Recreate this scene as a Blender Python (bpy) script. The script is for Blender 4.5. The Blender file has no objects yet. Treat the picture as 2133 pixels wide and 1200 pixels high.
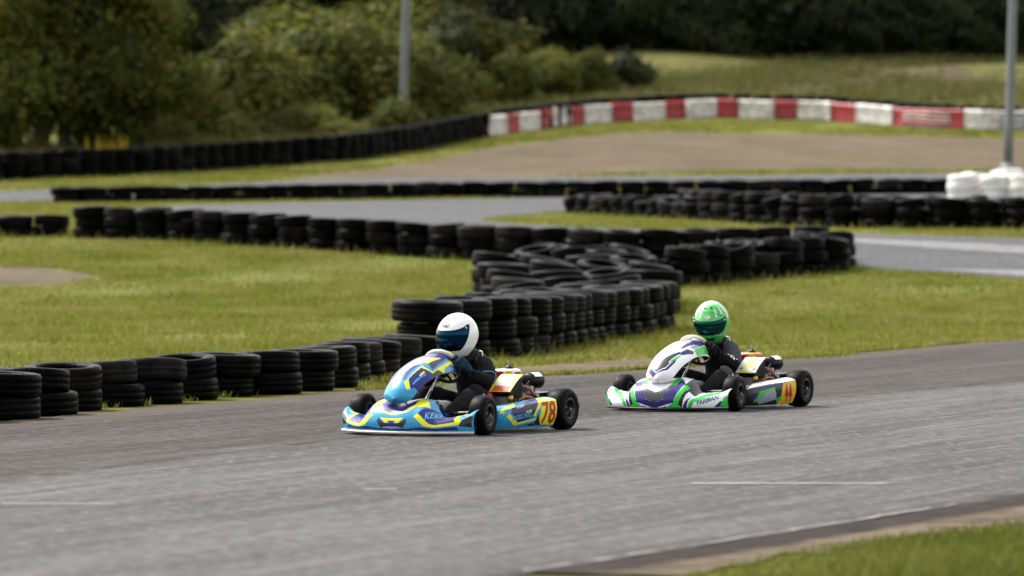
import bpy, bmesh, math, random
import numpy as np
from mathutils import Vector, Matrix, Euler

R = math.radians
random.seed(7)
rng = np.random.default_rng(7)
scene = bpy.context.scene
C = scene.collection

# ------------------------------------------------------------------ camera, sky, sun, exposure
cam_d = bpy.data.cameras.new('camera')
cam = bpy.data.objects.new('camera', cam_d)
C.objects.link(cam)
cam.location = (0, 0, 1.3625)
cam.rotation_euler = (R(90 - 0.842), 0, 0)
cam_d.sensor_width = 36
cam_d.lens = 168.8
cam_d.clip_start = 0.5
cam_d.clip_end = 3000
cam_d.dof.use_dof = True
cam_d.dof.focus_distance = 31.5
cam_d.dof.aperture_fstop = 3.0
scene.camera = cam

SUN_EL, SUN_AZ = 52, -55           # azimuth in degrees clockwise from +Y
world = bpy.data.worlds.new('World')
scene.world = world
world.use_nodes = True
wn = world.node_tree
wn.nodes.clear()
sky = wn.nodes.new('ShaderNodeTexSky')
sky.sky_type = 'NISHITA'
sky.sun_disc = False
sky.sun_elevation = R(SUN_EL)
sky.sun_rotation = R(SUN_AZ)
sky.air_density = 1.0
sky.dust_density = 3.0
hsv = wn.nodes.new('ShaderNodeHueSaturation')     # overcast: the cloud cover takes the blue out
hsv.inputs['Saturation'].default_value = 0.12
bg = wn.nodes.new('ShaderNodeBackground')
bg.inputs['Strength'].default_value = 0.095
wo = wn.nodes.new('ShaderNodeOutputWorld')
wn.links.new(sky.outputs[0], hsv.inputs['Color'])
wn.links.new(hsv.outputs[0], bg.inputs['Color'])
wn.links.new(bg.outputs[0], wo.inputs['Surface'])

sun_d = bpy.data.lights.new('sun', 'SUN')
sun_d.energy = 1.5
sun_d.angle = R(14)
sun_d.color = (1.0, 0.95, 0.87)
sun = bpy.data.objects.new('sun', sun_d)
C.objects.link(sun)
sd = Vector((math.sin(R(SUN_AZ)) * math.cos(R(SUN_EL)), math.cos(R(SUN_AZ)) * math.cos(R(SUN_EL)), math.sin(R(SUN_EL))))
sun.rotation_euler = (-sd).to_track_quat('-Z', 'Y').to_euler()
sun.location = (0, 0, 40)

scene.view_settings.view_transform = 'Standard'
scene.view_settings.look = 'None'
scene.view_settings.gamma = 1.0
scene.view_settings.exposure = 2.0
scene.cycles.max_bounces = 6
scene.cycles.transparent_max_bounces = 8

# ------------------------------------------------------------------ helpers
def tag(o, label=None, cat=None, group=None, kind=None):
    if label: o['label'] = label
    if cat: o['category'] = cat
    if group: o['group'] = group
    if kind: o['kind'] = kind
    return o

def link(name, me, mat=None, parent=None, smooth=False):
    o = bpy.data.objects.new(name, me)
    C.objects.link(o)
    if mat is not None:
        me.materials.clear()
        me.materials.append(mat)
    if smooth and len(me.polygons):
        me.polygons.foreach_set('use_smooth', [True] * len(me.polygons))
    if parent: o.parent = parent
    return o

def mesh(name, verts, faces, mat=None, parent=None, smooth=False):
    me = bpy.data.meshes.new(name)
    me.from_pydata([tuple(v) for v in verts], [], faces)
    me.update()
    return link(name, me, mat, parent, smooth)

def empty(name, loc=(0, 0, 0), rz=0.0):
    o = bpy.data.objects.new(name, None)
    C.objects.link(o)
    o.location = loc
    o.rotation_euler = (0, 0, rz)
    o.empty_display_size = 0.1
    return o

def fix_normals(me):
    bm = bmesh.new(); bm.from_mesh(me)
    bmesh.ops.recalc_face_normals(bm, faces=bm.faces[:])
    bm.to_mesh(me); bm.free()

def box_mesh(name, size, bevel=0.0, seg=2, taper=None):
    bm = bmesh.new()
    bmesh.ops.create_cube(bm, size=1.0)
    for v in bm.verts:
        v.co = Vector((v.co.x * size[0], v.co.y * size[1], v.co.z * size[2]))
        if taper and v.co.z > 0:
            v.co.x *= taper[0]; v.co.y *= taper[1]
    if bevel:
        bmesh.ops.bevel(bm, geom=bm.edges[:], offset=bevel, segments=seg, profile=0.6, affect='EDGES')
    me = bpy.data.meshes.new(name); bm.to_mesh(me); bm.free()
    return me

def box(name, loc, size, mat, parent=None, bevel=0.004, rot=(0, 0, 0), seg=2, taper=None, smooth=False):
    o = link(name, box_mesh(name, size, bevel, seg, taper), mat, parent, smooth)
    o.location = loc; o.rotation_euler = rot
    return o

def frame_at(d):
    d = d.normalized()
    a = Vector((0, 0, 1)) if abs(d.z) < 0.9 else Vector((1, 0, 0))
    x = d.cross(a).normalized()
    return x, d.cross(x).normalized()

def tube_data(pts, rad, seg=10, closed=False):
    pts = [Vector(p) for p in pts]
    n = len(pts)
    rads = rad if isinstance(rad, (list, tuple)) else [rad] * n
    vs, fs = [], []
    x = None
    for i, p in enumerate(pts):
        if closed: d = pts[(i + 1) % n] - pts[i - 1]
        else: d = pts[min(i + 1, n - 1)] - pts[max(i - 1, 0)]
        d.normalize()
        if x is None: x, y = frame_at(d)
        else:
            x = (x - d * x.dot(d)).normalized(); y = d.cross(x).normalized()
        for k in range(seg):
            a = 2 * math.pi * k / seg
            vs.append(p + (x * math.cos(a) + y * math.sin(a)) * rads[i])
    m = n if closed else n - 1
    for i in range(m):
        for k in range(seg):
            a, b = i * seg + k, i * seg + (k + 1) % seg
            c, d2 = ((i + 1) % n) * seg + (k + 1) % seg, ((i + 1) % n) * seg + k
            fs.append((a, b, c, d2))
    if not closed:
        fs.append(tuple(range(seg))[::-1]); fs.append(tuple((n - 1) * seg + k for k in range(seg)))
    return vs, fs

def tube(name, pts, rad, mat, parent=None, seg=10, closed=False):
    v, f = tube_data(pts, rad, seg, closed)
    o = mesh(name, v, f, mat, parent, True)
    fix_normals(o.data)
    return o

def lathe_mesh(name, prof, seg=28, axis='Z', closed=False):
    vs, fs = [], []
    n = len(prof)
    for k in range(seg):
        a = 2 * math.pi * k / seg
        c, s = math.cos(a), math.sin(a)
        for r, h in prof:
            if axis == 'Z': vs.append((r * c, r * s, h))
            elif axis == 'Y': vs.append((r * c, h, r * s))
            else: vs.append((h, r * c, r * s))
    for k in range(seg):
        k2 = (k + 1) % seg
        for j in range(n if closed else n - 1):
            j2 = (j + 1) % n
            fs.append((k * n + j, k2 * n + j, k2 * n + j2, k * n + j2))
    me = bpy.data.meshes.new(name); me.from_pydata(vs, [], fs); me.update()
    bm = bmesh.new(); bm.from_mesh(me)
    bmesh.ops.remove_doubles(bm, verts=bm.verts[:], dist=1e-5)
    bmesh.ops.recalc_face_normals(bm, faces=bm.faces[:])
    bm.to_mesh(me); bm.free()
    return me

def lathe(name, prof, mat, parent=None, seg=28, axis='Z', closed=False, loc=(0, 0, 0), rot=(0, 0, 0)):
    o = link(name, lathe_mesh(name, prof, seg, axis, closed), mat, parent, True)
    o.location = loc; o.rotation_euler = rot
    return o

def inside(poly, x, y):
    c = False
    j = len(poly) - 1
    for i in range(len(poly)):
        xi, yi = poly[i]; xj, yj = poly[j]
        if (yi > y) != (yj > y) and x < (xj - xi) * (y - yi) / (yj - yi) + xi:
            c = not c
        j = i
    return c

def srgb(h):
    out = []
    for k in range(3):
        v = int(h[2 * k:2 * k + 2], 16) / 255
        out.append(v / 12.92 if v <= 0.04045 else ((v + 0.055) / 1.055) ** 2.4)
    return tuple(out)

# ------------------------------------------------------------------ materials
MATS = {}
def new_mat(name):
    m = bpy.data.materials.new(name); m.use_nodes = True
    nt = m.node_tree
    b = nt.nodes['Principled BSDF']
    MATS[name] = m
    return m, nt, b

def node(nt, t, **kw):
    n = nt.nodes.new(t)
    for k, v in kw.items(): setattr(n, k, v)
    return n

def noise(nt, scale, detail=4, rough=0.6, coord='Object', vec_scale=None, dist=0.0, rotz=0.0):
    tc = node(nt, 'ShaderNodeTexCoord')
    src = tc.outputs[coord]
    if vec_scale or rotz:
        mp = node(nt, 'ShaderNodeMapping')
        if rotz:
            m0 = node(nt, 'ShaderNodeMapping')
            m0.inputs['Rotation'].default_value = (0, 0, rotz)
            nt.links.new(src, m0.inputs['Vector']); src = m0.outputs[0]
        mp.inputs['Scale'].default_value = vec_scale or (1, 1, 1)
        nt.links.new(src, mp.inputs['Vector']); src = mp.outputs[0]
    n = node(nt, 'ShaderNodeTexNoise')
    n.inputs['Scale'].default_value = scale
    n.inputs['Detail'].default_value = detail
    n.inputs['Roughness'].default_value = rough
    n.inputs['Distortion'].default_value = dist
    nt.links.new(src, n.inputs['Vector'])
    return n.outputs['Fac']

def ramp(nt, fac, stops):
    r = node(nt, 'ShaderNodeValToRGB')
    el = r.color_ramp.elements
    while len(el) < len(stops): el.new(0.5)
    for e, (p, c) in zip(el, stops):
        e.position = p
        e.color = (c, c, c, 1) if isinstance(c, (int, float)) else (*c[:3], 1)
    nt.links.new(fac, r.inputs[0])
    return r.outputs[0]

def mix(nt, fac, a, b, mode='MIX'):
    m = node(nt, 'ShaderNodeMix', data_type='RGBA', blend_type=mode)
    for s, v in ((0, fac), (6, a), (7, b)):
        if isinstance(v, bpy.types.NodeSocket): nt.links.new(v, m.inputs[s])
        elif s == 0: m.inputs[0].default_value = v
        else: m.inputs[s].default_value = (*v[:3], 1)
    return m.outputs[2]

def bump(nt, b, h, strength=0.3, dist=0.01):
    bp = node(nt, 'ShaderNodeBump')
    bp.inputs['Strength'].default_value = strength
    bp.inputs['Distance'].default_value = dist
    nt.links.new(h, bp.inputs['Height']); nt.links.new(bp.outputs[0], b.inputs['Normal'])

def plain(name, col, rough=0.5, metal=0.0, coat=0.0, var=0.25, nscale=12, spec=None):
    m, nt, b = new_mat(name)
    f = noise(nt, nscale, 5, 0.65)
    c = mix(nt, ramp(nt, f, [(0.35, 0.0), (0.7, 1.0)]), tuple(x * (1 - var) for x in col), tuple(min(1, x * (1 + var * 0.5)) for x in col))
    nt.links.new(c, b.inputs['Base Color'])
    nt.links.new(ramp(nt, f, [(0.3, min(1, rough * 1.2)), (0.7, rough * 0.85)]), b.inputs['Roughness'])
    b.inputs['Metallic'].default_value = metal
    b.inputs['Coat Weight'].default_value = coat
    if spec is not None: b.inputs['Specular IOR Level'].default_value = spec
    return m

# painted bodywork: the livery is a colour attribute painted face by face, road film and scuffs on top
m, nt, b = new_mat('livery')
at = node(nt, 'ShaderNodeAttribute', attribute_name='paint')
f1 = noise(nt, 9, 6, 0.7)
f2 = noise(nt, 60, 3, 0.6, vec_scale=(0.4, 1, 2))
dirt = mix(nt, ramp(nt, f1, [(0.58, 0.0), (0.85, 0.16)]), at.outputs['Color'], (0.16, 0.15, 0.14))
scuff = mix(nt, ramp(nt, f2, [(0.68, 0.0), (0.76, 0.2)]), dirt, (0.5, 0.5, 0.5))
nt.links.new(scuff, b.inputs['Base Color'])
nt.links.new(ramp(nt, f1, [(0.35, 0.18), (0.75, 0.42)]), b.inputs['Roughness'])
b.inputs['Coat Weight'].default_value = 0.2
b.inputs['Coat Roughness'].default_value = 0.10
b.inputs['Specular IOR Level'].default_value = 0.3

plain('helmet_white', (0.82, 0.82, 0.8), 0.2, coat=0.6, var=0.04)
m, nt, b = new_mat('helmet_green')
at = node(nt, 'ShaderNodeAttribute', attribute_name='paint')
nt.links.new(at.outputs['Color'], b.inputs['Base Color'])
b.inputs['Roughness'].default_value = 0.22; b.inputs['Coat Weight'].default_value = 0.6
plain('kart_rubber', (0.0022, 0.002, 0.0021), 0.45, var=0.4, nscale=25, spec=0.07)
plain('black_plastic', (0.004, 0.004, 0.0045), 0.4, var=0.3, spec=0.22)
plain('black_gloss', (0.008, 0.008, 0.009), 0.2, var=0.3)
plain('dark_metal', (0.05, 0.05, 0.052), 0.4, 0.8, var=0.4)
plain('chrome', (0.62, 0.62, 0.63), 0.22, 1.0, var=0.25, nscale=30)
plain('alloy', (0.42, 0.42, 0.43), 0.4, 0.9, var=0.35, nscale=30)
plain('cast_grey', (0.16, 0.165, 0.17), 0.5, 0.5, var=0.4, nscale=30)
plain('lip_plastic', (0.5, 0.49, 0.47), 0.45, var=0.25, nscale=8)
plain('red_paint', (0.35, 0.015, 0.012), 0.35, var=0.3)
plain('copper_pipe', (0.35, 0.13, 0.04), 0.4, 0.6, var=0.3)
plain('brass', (0.55, 0.34, 0.08), 0.35, 0.8, var=0.3, nscale=30)
plain('cream_suede', (0.52, 0.53, 0.40), 0.75, var=0.2, nscale=30)
plain('letter_red', (0.42, 0.012, 0.012), 0.4, var=0.05)
plain('letter_cyan', (0.09, 0.42, 0.68), 0.35, var=0.05)
plain('letter_yellow', (0.8, 0.75, 0.03), 0.35, var=0.05)
plain('letter_white', (0.8, 0.8, 0.8), 0.35, var=0.05)
plain('letter_black', (0.01, 0.01, 0.012), 0.35, var=0.05)
plain('letter_teal', (0.02, 0.16, 0.18), 0.35, var=0.1)
plain('blue_trim', (0.06, 0.25, 0.45), 0.5, var=0.1)
plain('tank_orange', (0.60, 0.22, 0.04), 0.4, var=0.3, nscale=20)
plain('tan_pad', (0.36, 0.30, 0.22), 0.7, var=0.25)
plain('grey_pole', (0.16, 0.17, 0.168), 0.7, 0.0, var=0.15, nscale=3)
plain('barrier_white', (0.60, 0.57, 0.53), 0.5, var=0.5, nscale=5)
plain('barrier_red', (0.30, 0.018, 0.02), 0.5, var=0.35, nscale=3)
plain('banner_blue', (0.05, 0.08, 0.2), 0.5, var=0.25, nscale=3)
plain('tyre_white', (0.68, 0.67, 0.64), 0.55, var=0.22, nscale=7)
plain('road_paint', (0.55, 0.54, 0.52), 0.6, var=0.4, nscale=20)
plain('worn_line', (0.20, 0.195, 0.185), 0.8, var=0.75, nscale=4)
plain('bark', (0.05, 0.04, 0.03), 0.9, var=0.4)

def cloth(name, col, col2=None):
    m, nt, b = new_mat(name)
    f = noise(nt, 14, 4, 0.6)
    w = noise(nt, 220, 2, 0.5)
    nt.links.new(mix(nt, f, col, col2 or tuple(x * 1.8 for x in col)), b.inputs['Base Color'])
    b.inputs['Roughness'].default_value = 0.8
    b.inputs['Specular IOR Level'].default_value = 0.15
    mx = node(nt, 'ShaderNodeMath', operation='MULTIPLY_ADD')
    nt.links.new(w, mx.inputs[0]); mx.inputs[1].default_value = 0.15; nt.links.new(f, mx.inputs[2])
    bump(nt, b, mx.outputs[0], 0.9, 0.03)
    return m
cloth('suit_black', (0.0055, 0.0055, 0.0065))
cloth('suit_grey', (0.050, 0.052, 0.060))
cloth('glove_blue', (0.012, 0.03, 0.05))
cloth('boot_blue', (0.01, 0.02, 0.08))

def visor_mat(name, col, col2):
    m, nt, b = new_mat(name)
    b.inputs['Base Color'].default_value = (*col, 1)
    b.inputs['Metallic'].default_value = 0.9; b.inputs['Roughness'].default_value = 0.06
    return m
visor_mat('visor_blue', (0.001, 0.022, 0.055), (0.0, 0.002, 0.012))
visor_mat('visor_green', (0.004, 0.05, 0.05), (0.003, 0.012, 0.03))

m, nt, b = new_mat('tyre_rubber')                      # weathered car tyres of the barriers
f = noise(nt, 6, 5, 0.65)
oi = node(nt, 'ShaderNodeObjectInfo')
c = mix(nt, ramp(nt, f, [(0.4, 0.0), (0.75, 1.0)]), (0.0006, 0.00055, 0.0006), (0.0032, 0.0029, 0.0028))
dust = noise(nt, 2.5, 5, 0.7)
dm = node(nt, 'ShaderNodeMath', operation='MULTIPLY')
nt.links.new(ramp(nt, oi.outputs['Random'], [(0.55, 0.05), (1.0, 1.0)]), dm.inputs[0]); nt.links.new(ramp(nt, dust, [(0.42, 0.0), (0.7, 0.75)]), dm.inputs[1])
c = mix(nt, dm.outputs[0], c, (0.014, 0.012, 0.0105))
nt.links.new(c, b.inputs['Base Color'])
b.inputs['Roughness'].default_value = 0.36
b.inputs['Specular IOR Level'].default_value = 0.028
tcn = node(nt, 'ShaderNodeTexCoord')
wv = node(nt, 'ShaderNodeTexNoise'); wv.inputs['Scale'].default_value = 38; wv.inputs['Detail'].default_value = 2
nt.links.new(tcn.outputs['Object'], wv.inputs['Vector'])
bump(nt, b, wv.outputs['Fac'], 0.6, 0.01)

def asphalt_colour(nt, dark, light, streak, rot):
    fine = noise(nt, 120, 4, 0.75)
    chips = noise(nt, 26, 3, 0.7)
    mid = noise(nt, 2.2, 6, 0.62)
    st = noise(nt, 3.0, 5, 0.6, vec_scale=(1.6, 0.10, 1), rotz=-rot, dist=0.4)
    st2 = noise(nt, 9.0, 3, 0.6, vec_scale=(1.4, 0.05, 1), rotz=-rot, dist=0.2)
    wide = noise(nt, 0.85, 4, 0.55, vec_scale=(1.0, 0.07, 1), rotz=-rot, dist=0.3)
    c = mix(nt, ramp(nt, fine, [(0.3, 0.0), (0.72, 1.0)]), dark, light)
    c = mix(nt, ramp(nt, wide, [(0.44, 0.0), (0.60, streak * 1.2)]), c, tuple(x * 0.72 for x in dark))
    c = mix(nt, ramp(nt, mid, [(0.35, 0.0), (0.7, 0.35)]), c, tuple(x * 0.62 for x in dark))
    c = mix(nt, ramp(nt, st, [(0.42, 0.0), (0.62, streak)]), c, tuple(x * 0.5 for x in dark))
    c = mix(nt, ramp(nt, st2, [(0.5, 0.0), (0.7, streak * 0.6)]), c, tuple(min(1, x * 1.35) for x in light))
    grain = noise(nt, 8.5, 3, 0.55)
    c = mix(nt, ramp(nt, grain, [(0.40, 0.0), (0.60, 0.45)]), c, tuple(x * 0.55 for x in dark))
    grain2 = noise(nt, 15.0, 2, 0.5)
    c = mix(nt, ramp(nt, grain2, [(0.54, 0.0), (0.68, 0.5)]), c, tuple(min(1, x * 1.3) for x in light))
    c = mix(nt, ramp(nt, chips, [(0.66, 0.0), (0.74, 0.6)]), c, tuple(min(1, x * 1.9) for x in light))
    mm = node(nt, 'ShaderNodeMath', operation='ADD')
    nt.links.new(fine, mm.inputs[0]); nt.links.new(chips, mm.inputs[1])
    return c, mm.outputs[0], mid

def asphalt(name, dark, light, streak=0.5, rot=R(-23)):
    m, nt, b = new_mat(name)
    c, h, _ = asphalt_colour(nt, dark, light, streak, rot)
    nt.links.new(c, b.inputs['Base Color'])
    b.inputs['Roughness'].default_value = 0.85
    b.inputs['Specular IOR Level'].default_value = 0.08
    bump(nt, b, h, 0.55, 0.012)
    return m

def across(nt, line, wob=0.5, wscale=1.6):
    """signed distance in x from a line x(y) given in world metres, broken up by noise"""
    tc = node(nt, 'ShaderNodeTexCoord'); sp = node(nt, 'ShaderNodeSeparateXYZ')
    nt.links.new(tc.outputs['Object'], sp.inputs[0])
    ny = node(nt, 'ShaderNodeMapRange'); ny.inputs['From Min'].default_value = 0; ny.inputs['From Max'].default_value = 60
    nt.links.new(sp.outputs['Y'], ny.inputs['Value'])
    fc = node(nt, 'ShaderNodeFloatCurve')
    cu = fc.mapping.curves[0]
    pts = [(y / 60, (x + 15) / 35) for x, y in line if 0 <= y <= 60]
    while len(cu.points) < len(pts): cu.points.new(0.5, 0.5)
    for p, (a, v) in zip(cu.points, pts): p.location = (a, v); p.handle_type = 'VECTOR'
    fc.mapping.update()
    nt.links.new(ny.outputs[0], fc.inputs['Value'])
    nx_ = node(nt, 'ShaderNodeMath', operation='MULTIPLY_ADD'); nx_.inputs[1].default_value = -35; nx_.inputs[2].default_value = 15
    nt.links.new(fc.outputs[0], nx_.inputs[0])
    ad = node(nt, 'ShaderNodeMath', operation='ADD'); nt.links.new(nx_.outputs[0], ad.inputs[0]); nt.links.new(sp.outputs['X'], ad.inputs[1])
    w = noise(nt, wscale, 5, 0.65)
    wm = node(nt, 'ShaderNodeMath', operation='MULTIPLY_ADD'); wm.inputs[1].default_value = wob * 2
    nt.links.new(w, wm.inputs[0])
    sb = node(nt, 'ShaderNodeMath', operation='SUBTRACT'); nt.links.new(ad.outputs[0], sb.inputs[0]); sb.inputs[1].default_value = wob
    nt.links.new(sb.outputs[0], wm.inputs[2])
    return wm.outputs[0]

def band(nt, s_, lo, hi):
    mr = node(nt, 'ShaderNodeMapRange', interpolation_type='SMOOTHSTEP')
    mr.inputs['From Min'].default_value = lo; mr.inputs['From Max'].default_value = hi
    nt.links.new(s_, mr.inputs['Value'])
    return mr.outputs[0]

NEAR = [(-6.8, 4.0), (0.08, 18.25), (0.86, 19.85), (1.56, 21.3), (2.48, 23.25), (8.0, 34.5), (19.0, 57)]
FAR = [(-13.7, 4.0), (-3.41, 31.95), (-2.47, 34.5), (-1.23, 37.65), (-0.07, 40.45), (1.44, 43.3), (3.55, 48.35), (5.74, 53.85), (9, 60), (15, 68)]
PATCH = [(-10.6, 4.0), (-2.63, 24.7), (-1.93, 26.9), (-0.94, 29.7), (0.11, 31.95), (1.83, 34.9), (4.19, 39.8), (7.4, 46), (13.0, 57)]
GRASS_IN = [(-5.9, 4.0), (0.57, 18.25), (0.95, 19.15), (1.48, 20.2), (2.28, 21.35), (8.4, 32.5), (19.6, 55)]
m, nt, b = new_mat('track')
c_old, h1, _ = asphalt_colour(nt, (0.044, 0.0385, 0.0355), (0.098, 0.087, 0.080), 0.6, R(-23))
c_new, h2, md = asphalt_colour(nt, (0.080, 0.078, 0.0755), (0.146, 0.1425, 0.138), 0.6, R(-23))
sx = across(nt, PATCH, 0.45, 1.2)
c = mix(nt, band(nt, sx, -0.3, 0.35), c_old, c_new)
seam_a = node(nt, 'ShaderNodeMath', operation='MULTIPLY')                # the old joint: a broken dark line of tar
s1 = across(nt, PATCH, 0.10, 2.5)
nt.links.new(band(nt, s1, -0.10, 0.0), seam_a.inputs[0]); nt.links.new(band(nt, s1, 0.10, 0.0), seam_a.inputs[1])
seam_b = node(nt, 'ShaderNodeMath', operation='MULTIPLY'); nt.links.new(seam_a.outputs[0], seam_b.inputs[0]); nt.links.new(ramp(nt, md, [(0.42, 0.0), (0.55, 0.75)]), seam_b.inputs[1])
c = mix(nt, seam_b.outputs[0], c, (0.022, 0.019, 0.018))
sf = across(nt, FAR, 0.35, 1.0)                                           # soil carried on to the tarmac under the tyre row
c = mix(nt, band(nt, sf, 0.75, -0.1), c, (0.085, 0.066, 0.052))
sn = across(nt, NEAR, 0.25, 1.4)                                          # grime along the inside edge
c = mix(nt, band(nt, sn, -0.28, 0.0), c, (0.032, 0.027, 0.025))
nt.links.new(c, b.inputs['Base Color'])
b.inputs['Roughness'].default_value = 0.85; b.inputs['Specular IOR Level'].default_value = 0.08
bump(nt, b, h1, 0.55, 0.012)
asphalt('asphalt_far', (0.075, 0.075, 0.078), (0.125, 0.124, 0.128), 0.4, R(60))
asphalt('asphalt_pale', (0.16, 0.16, 0.162), (0.22, 0.22, 0.22), 0.3, R(60))

m, nt, b = new_mat('dirt_verge')
f = noise(nt, 5, 6, 0.7); g = noise(nt, 60, 4, 0.7); h = noise(nt, 3, 4, 0.6, vec_scale=(1, 0.2, 1), rotz=R(23))
pale = mix(nt, ramp(nt, f, [(0.35, 0.0), (0.65, 1.0)]), (0.060, 0.044, 0.030), (0.15, 0.115, 0.078))
pale = mix(nt, ramp(nt, h, [(0.45, 0.0), (0.6, 0.7)]), pale, (0.17, 0.135, 0.10))
soil = mix(nt, ramp(nt, f, [(0.35, 0.0), (0.65, 1.0)]), (0.018, 0.014, 0.012), (0.046, 0.036, 0.030))
c = mix(nt, band(nt, across(nt, NEAR, 0.10, 2.5), 0.22, 0.36), soil, pale)
c = mix(nt, ramp(nt, g, [(0.62, 0.0), (0.72, 0.6)]), c, (0.20, 0.17, 0.13))
nt.links.new(c, b.inputs['Base Color']); b.inputs['Roughness'].default_value = 0.95
b.inputs['Specular IOR Level'].default_value = 0.1
bump(nt, b, g, 0.8, 0.03)

m, nt, b = new_mat('ground')
at = node(nt, 'ShaderNodeAttribute', attribute_name='dirt')
f = noise(nt, 0.5, 6, 0.65); g = noise(nt, 4.5, 5, 0.7); h = noise(nt, 40, 3, 0.7); k = noise(nt, 0.9, 5, 0.7, vec_scale=(0.5, 1, 1))
c = mix(nt, ramp(nt, f, [(0.35, 0.0), (0.65, 1.0)]), (0.095, 0.115, 0.012), (0.155, 0.160, 0.022))
c = mix(nt, ramp(nt, g, [(0.48, 0.0), (0.68, 0.8)]), c, (0.18, 0.14, 0.055))
c = mix(nt, ramp(nt, h, [(0.35, 0.5), (0.6, 0.0)]), c, (0.05, 0.062, 0.010))
d1 = mix(nt, ramp(nt, g, [(0.35, 0.0), (0.65, 1.0)]), (0.080, 0.058, 0.037), (0.155, 0.117, 0.078))
d1 = mix(nt, ramp(nt, k, [(0.50, 0.0), (0.64, 0.7)]), d1, (0.085, 0.078, 0.026))
rk = noise(nt, 2.2, 4, 0.6, vec_scale=(0.22, 1, 1), dist=0.6)
d1 = mix(nt, ramp(nt, rk, [(0.38, 0.65), (0.52, 0.0)]), d1, (0.05, 0.034, 0.022))
d1 = mix(nt, ramp(nt, rk, [(0.56, 0.0), (0.7, 0.5)]), d1, (0.22, 0.17, 0.125))
fm = node(nt, 'ShaderNodeMath', operation='MULTIPLY_ADD')
nt.links.new(g, fm.inputs[0]); fm.inputs[1].default_value = 0.9
sub = node(nt, 'ShaderNodeMath', operation='SUBTRACT'); nt.links.new(at.outputs['Fac'], sub.inputs[0]); sub.inputs[1].default_value = 0.45
nt.links.new(sub.outputs[0], fm.inputs[2])
c = mix(nt, ramp(nt, fm.outputs[0], [(0.42, 0.0), (0.58, 1.0)]), c, d1)
nt.links.new(c, b.inputs['Base Color']); b.inputs['Roughness'].default_value = 0.95
b.inputs['Specular IOR Level'].default_value = 0.15
bump(nt, b, h, 0.8, 0.05)

def leafy(name, stops, trans=0.25, objvar=0.5):
    m, nt, b = new_mat(name)
    gm = node(nt, 'ShaderNodeNewGeometry')
    oi = node(nt, 'ShaderNodeObjectInfo')
    c = ramp(nt, gm.outputs['Random Per Island'], stops)
    big = noise(nt, 0.7, 5, 0.65)
    c = mix(nt, ramp(nt, big, [(0.46, 0.0), (0.66, 0.6)]), c, stops[-1][1])
    c = mix(nt, ramp(nt, big, [(0.32, 0.7), (0.46, 0.0)]), c, stops[0][1])
    hs = node(nt, 'ShaderNodeHueSaturation')
    mr = node(nt, 'ShaderNodeMapRange')
    mr.inputs['To Min'].default_value = 1 - objvar; mr.inputs['To Max'].default_value = 1 + objvar * 0.6
    nt.links.new(oi.outputs['Random'], mr.inputs['Value']); nt.links.new(mr.outputs[0], hs.inputs['Value'])
    nt.links.new(c, hs.inputs['Color'])
    nt.links.new(hs.outputs[0], b.inputs['Base Color'])
    b.inputs['Roughness'].default_value = 0.7
    b.inputs['Specular IOR Level'].default_value = 0.2
    tr = node(nt, 'ShaderNodeBsdfTranslucent'); nt.links.new(hs.outputs[0], tr.inputs['Color'])
    ms = node(nt, 'ShaderNodeMixShader'); ms.inputs[0].default_value = trans
    nt.links.new(b.outputs[0], ms.inputs[1]); nt.links.new(tr.outputs[0], ms.inputs[2])
    nt.links.new(ms.outputs[0], nt.nodes['Material Output'].inputs['Surface'])
    return m
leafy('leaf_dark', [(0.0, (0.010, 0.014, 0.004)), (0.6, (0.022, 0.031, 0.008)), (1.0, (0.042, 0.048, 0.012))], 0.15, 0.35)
leafy('leaf_mid', [(0.0, (0.024, 0.036, 0.005)), (0.6, (0.074, 0.096, 0.011)), (1.0, (0.17, 0.172, 0.020))], 0.4, 0.35)
leafy('leaf_olive', [(0.0, (0.045, 0.058, 0.010)), (0.6, (0.115, 0.128, 0.021)), (1.0, (0.205, 0.20, 0.038))], 0.45, 0.3)
leafy('grass', [(0.0, (0.085, 0.110, 0.009)), (0.55, (0.152, 0.172, 0.016)), (0.85, (0.205, 0.205, 0.028)), (1.0, (0.27, 0.225, 0.085))], 0.4, 0.0)
leafy('grass_lush', [(0.0, (0.060, 0.080, 0.008)), (0.6, (0.105, 0.124, 0.014)), (1.0, (0.18, 0.172, 0.034))], 0.4, 0.0)
leafy('grass_tall', [(0.0, (0.055, 0.066, 0.014)), (0.6, (0.098, 0.104, 0.025)), (1.0, (0.165, 0.145, 0.052))], 0.4, 0.0)
leafy('petal', [(0.0, (0.35, 0.26, 0.01)), (1.0, (0.45, 0.3, 0.02))], 0.2, 0.0)
M = MATS

# ------------------------------------------------------------------ terrain: level track, infield rising to a wooded hill
PROF = [(-60.0, 0.0), (46.0, 0.0), (50.0, 0.0), (57.0, 0.012), (66.0, 0.392), (70.0, 0.6), (72.0, 0.729), (77.0, 1.07), (80.0, 1.171),
        (84.0, 1.278), (92.0, 1.455), (100.0, 1.643), (108.0, 1.924), (115.0, 2.305), (120.0, 2.538), (130.0, 3.196), (140.0, 3.925),
        (144.0, 4.228), (150.0, 4.902), (160.0, 5.97), (170.0, 7.023), (176.0, 7.575), (190.0, 9.2), (220.0, 15.0), (300.0, 27.0), (700.0, 60.0)]
_pd = np.array([p[0] for p in PROF]); _pz = np.array([p[1] for p in PROF])
KN = np.concatenate([[-60.0, 0, 10], np.arange(14, 40, 2.0), np.arange(40, 190, 2.0), [195, 200, 210, 220, 250, 300, 450, 700]])
_s = np.arange(-80, 720, 0.25)
_sz = np.interp(_s, _pd, _pz)
_k = np.exp(-0.5 * (np.arange(-12, 13) * 0.25 / 1.0) ** 2); _k /= _k.sum()
_sz = np.convolve(np.pad(_sz, 12, mode='edge'), _k, mode='valid')
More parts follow.
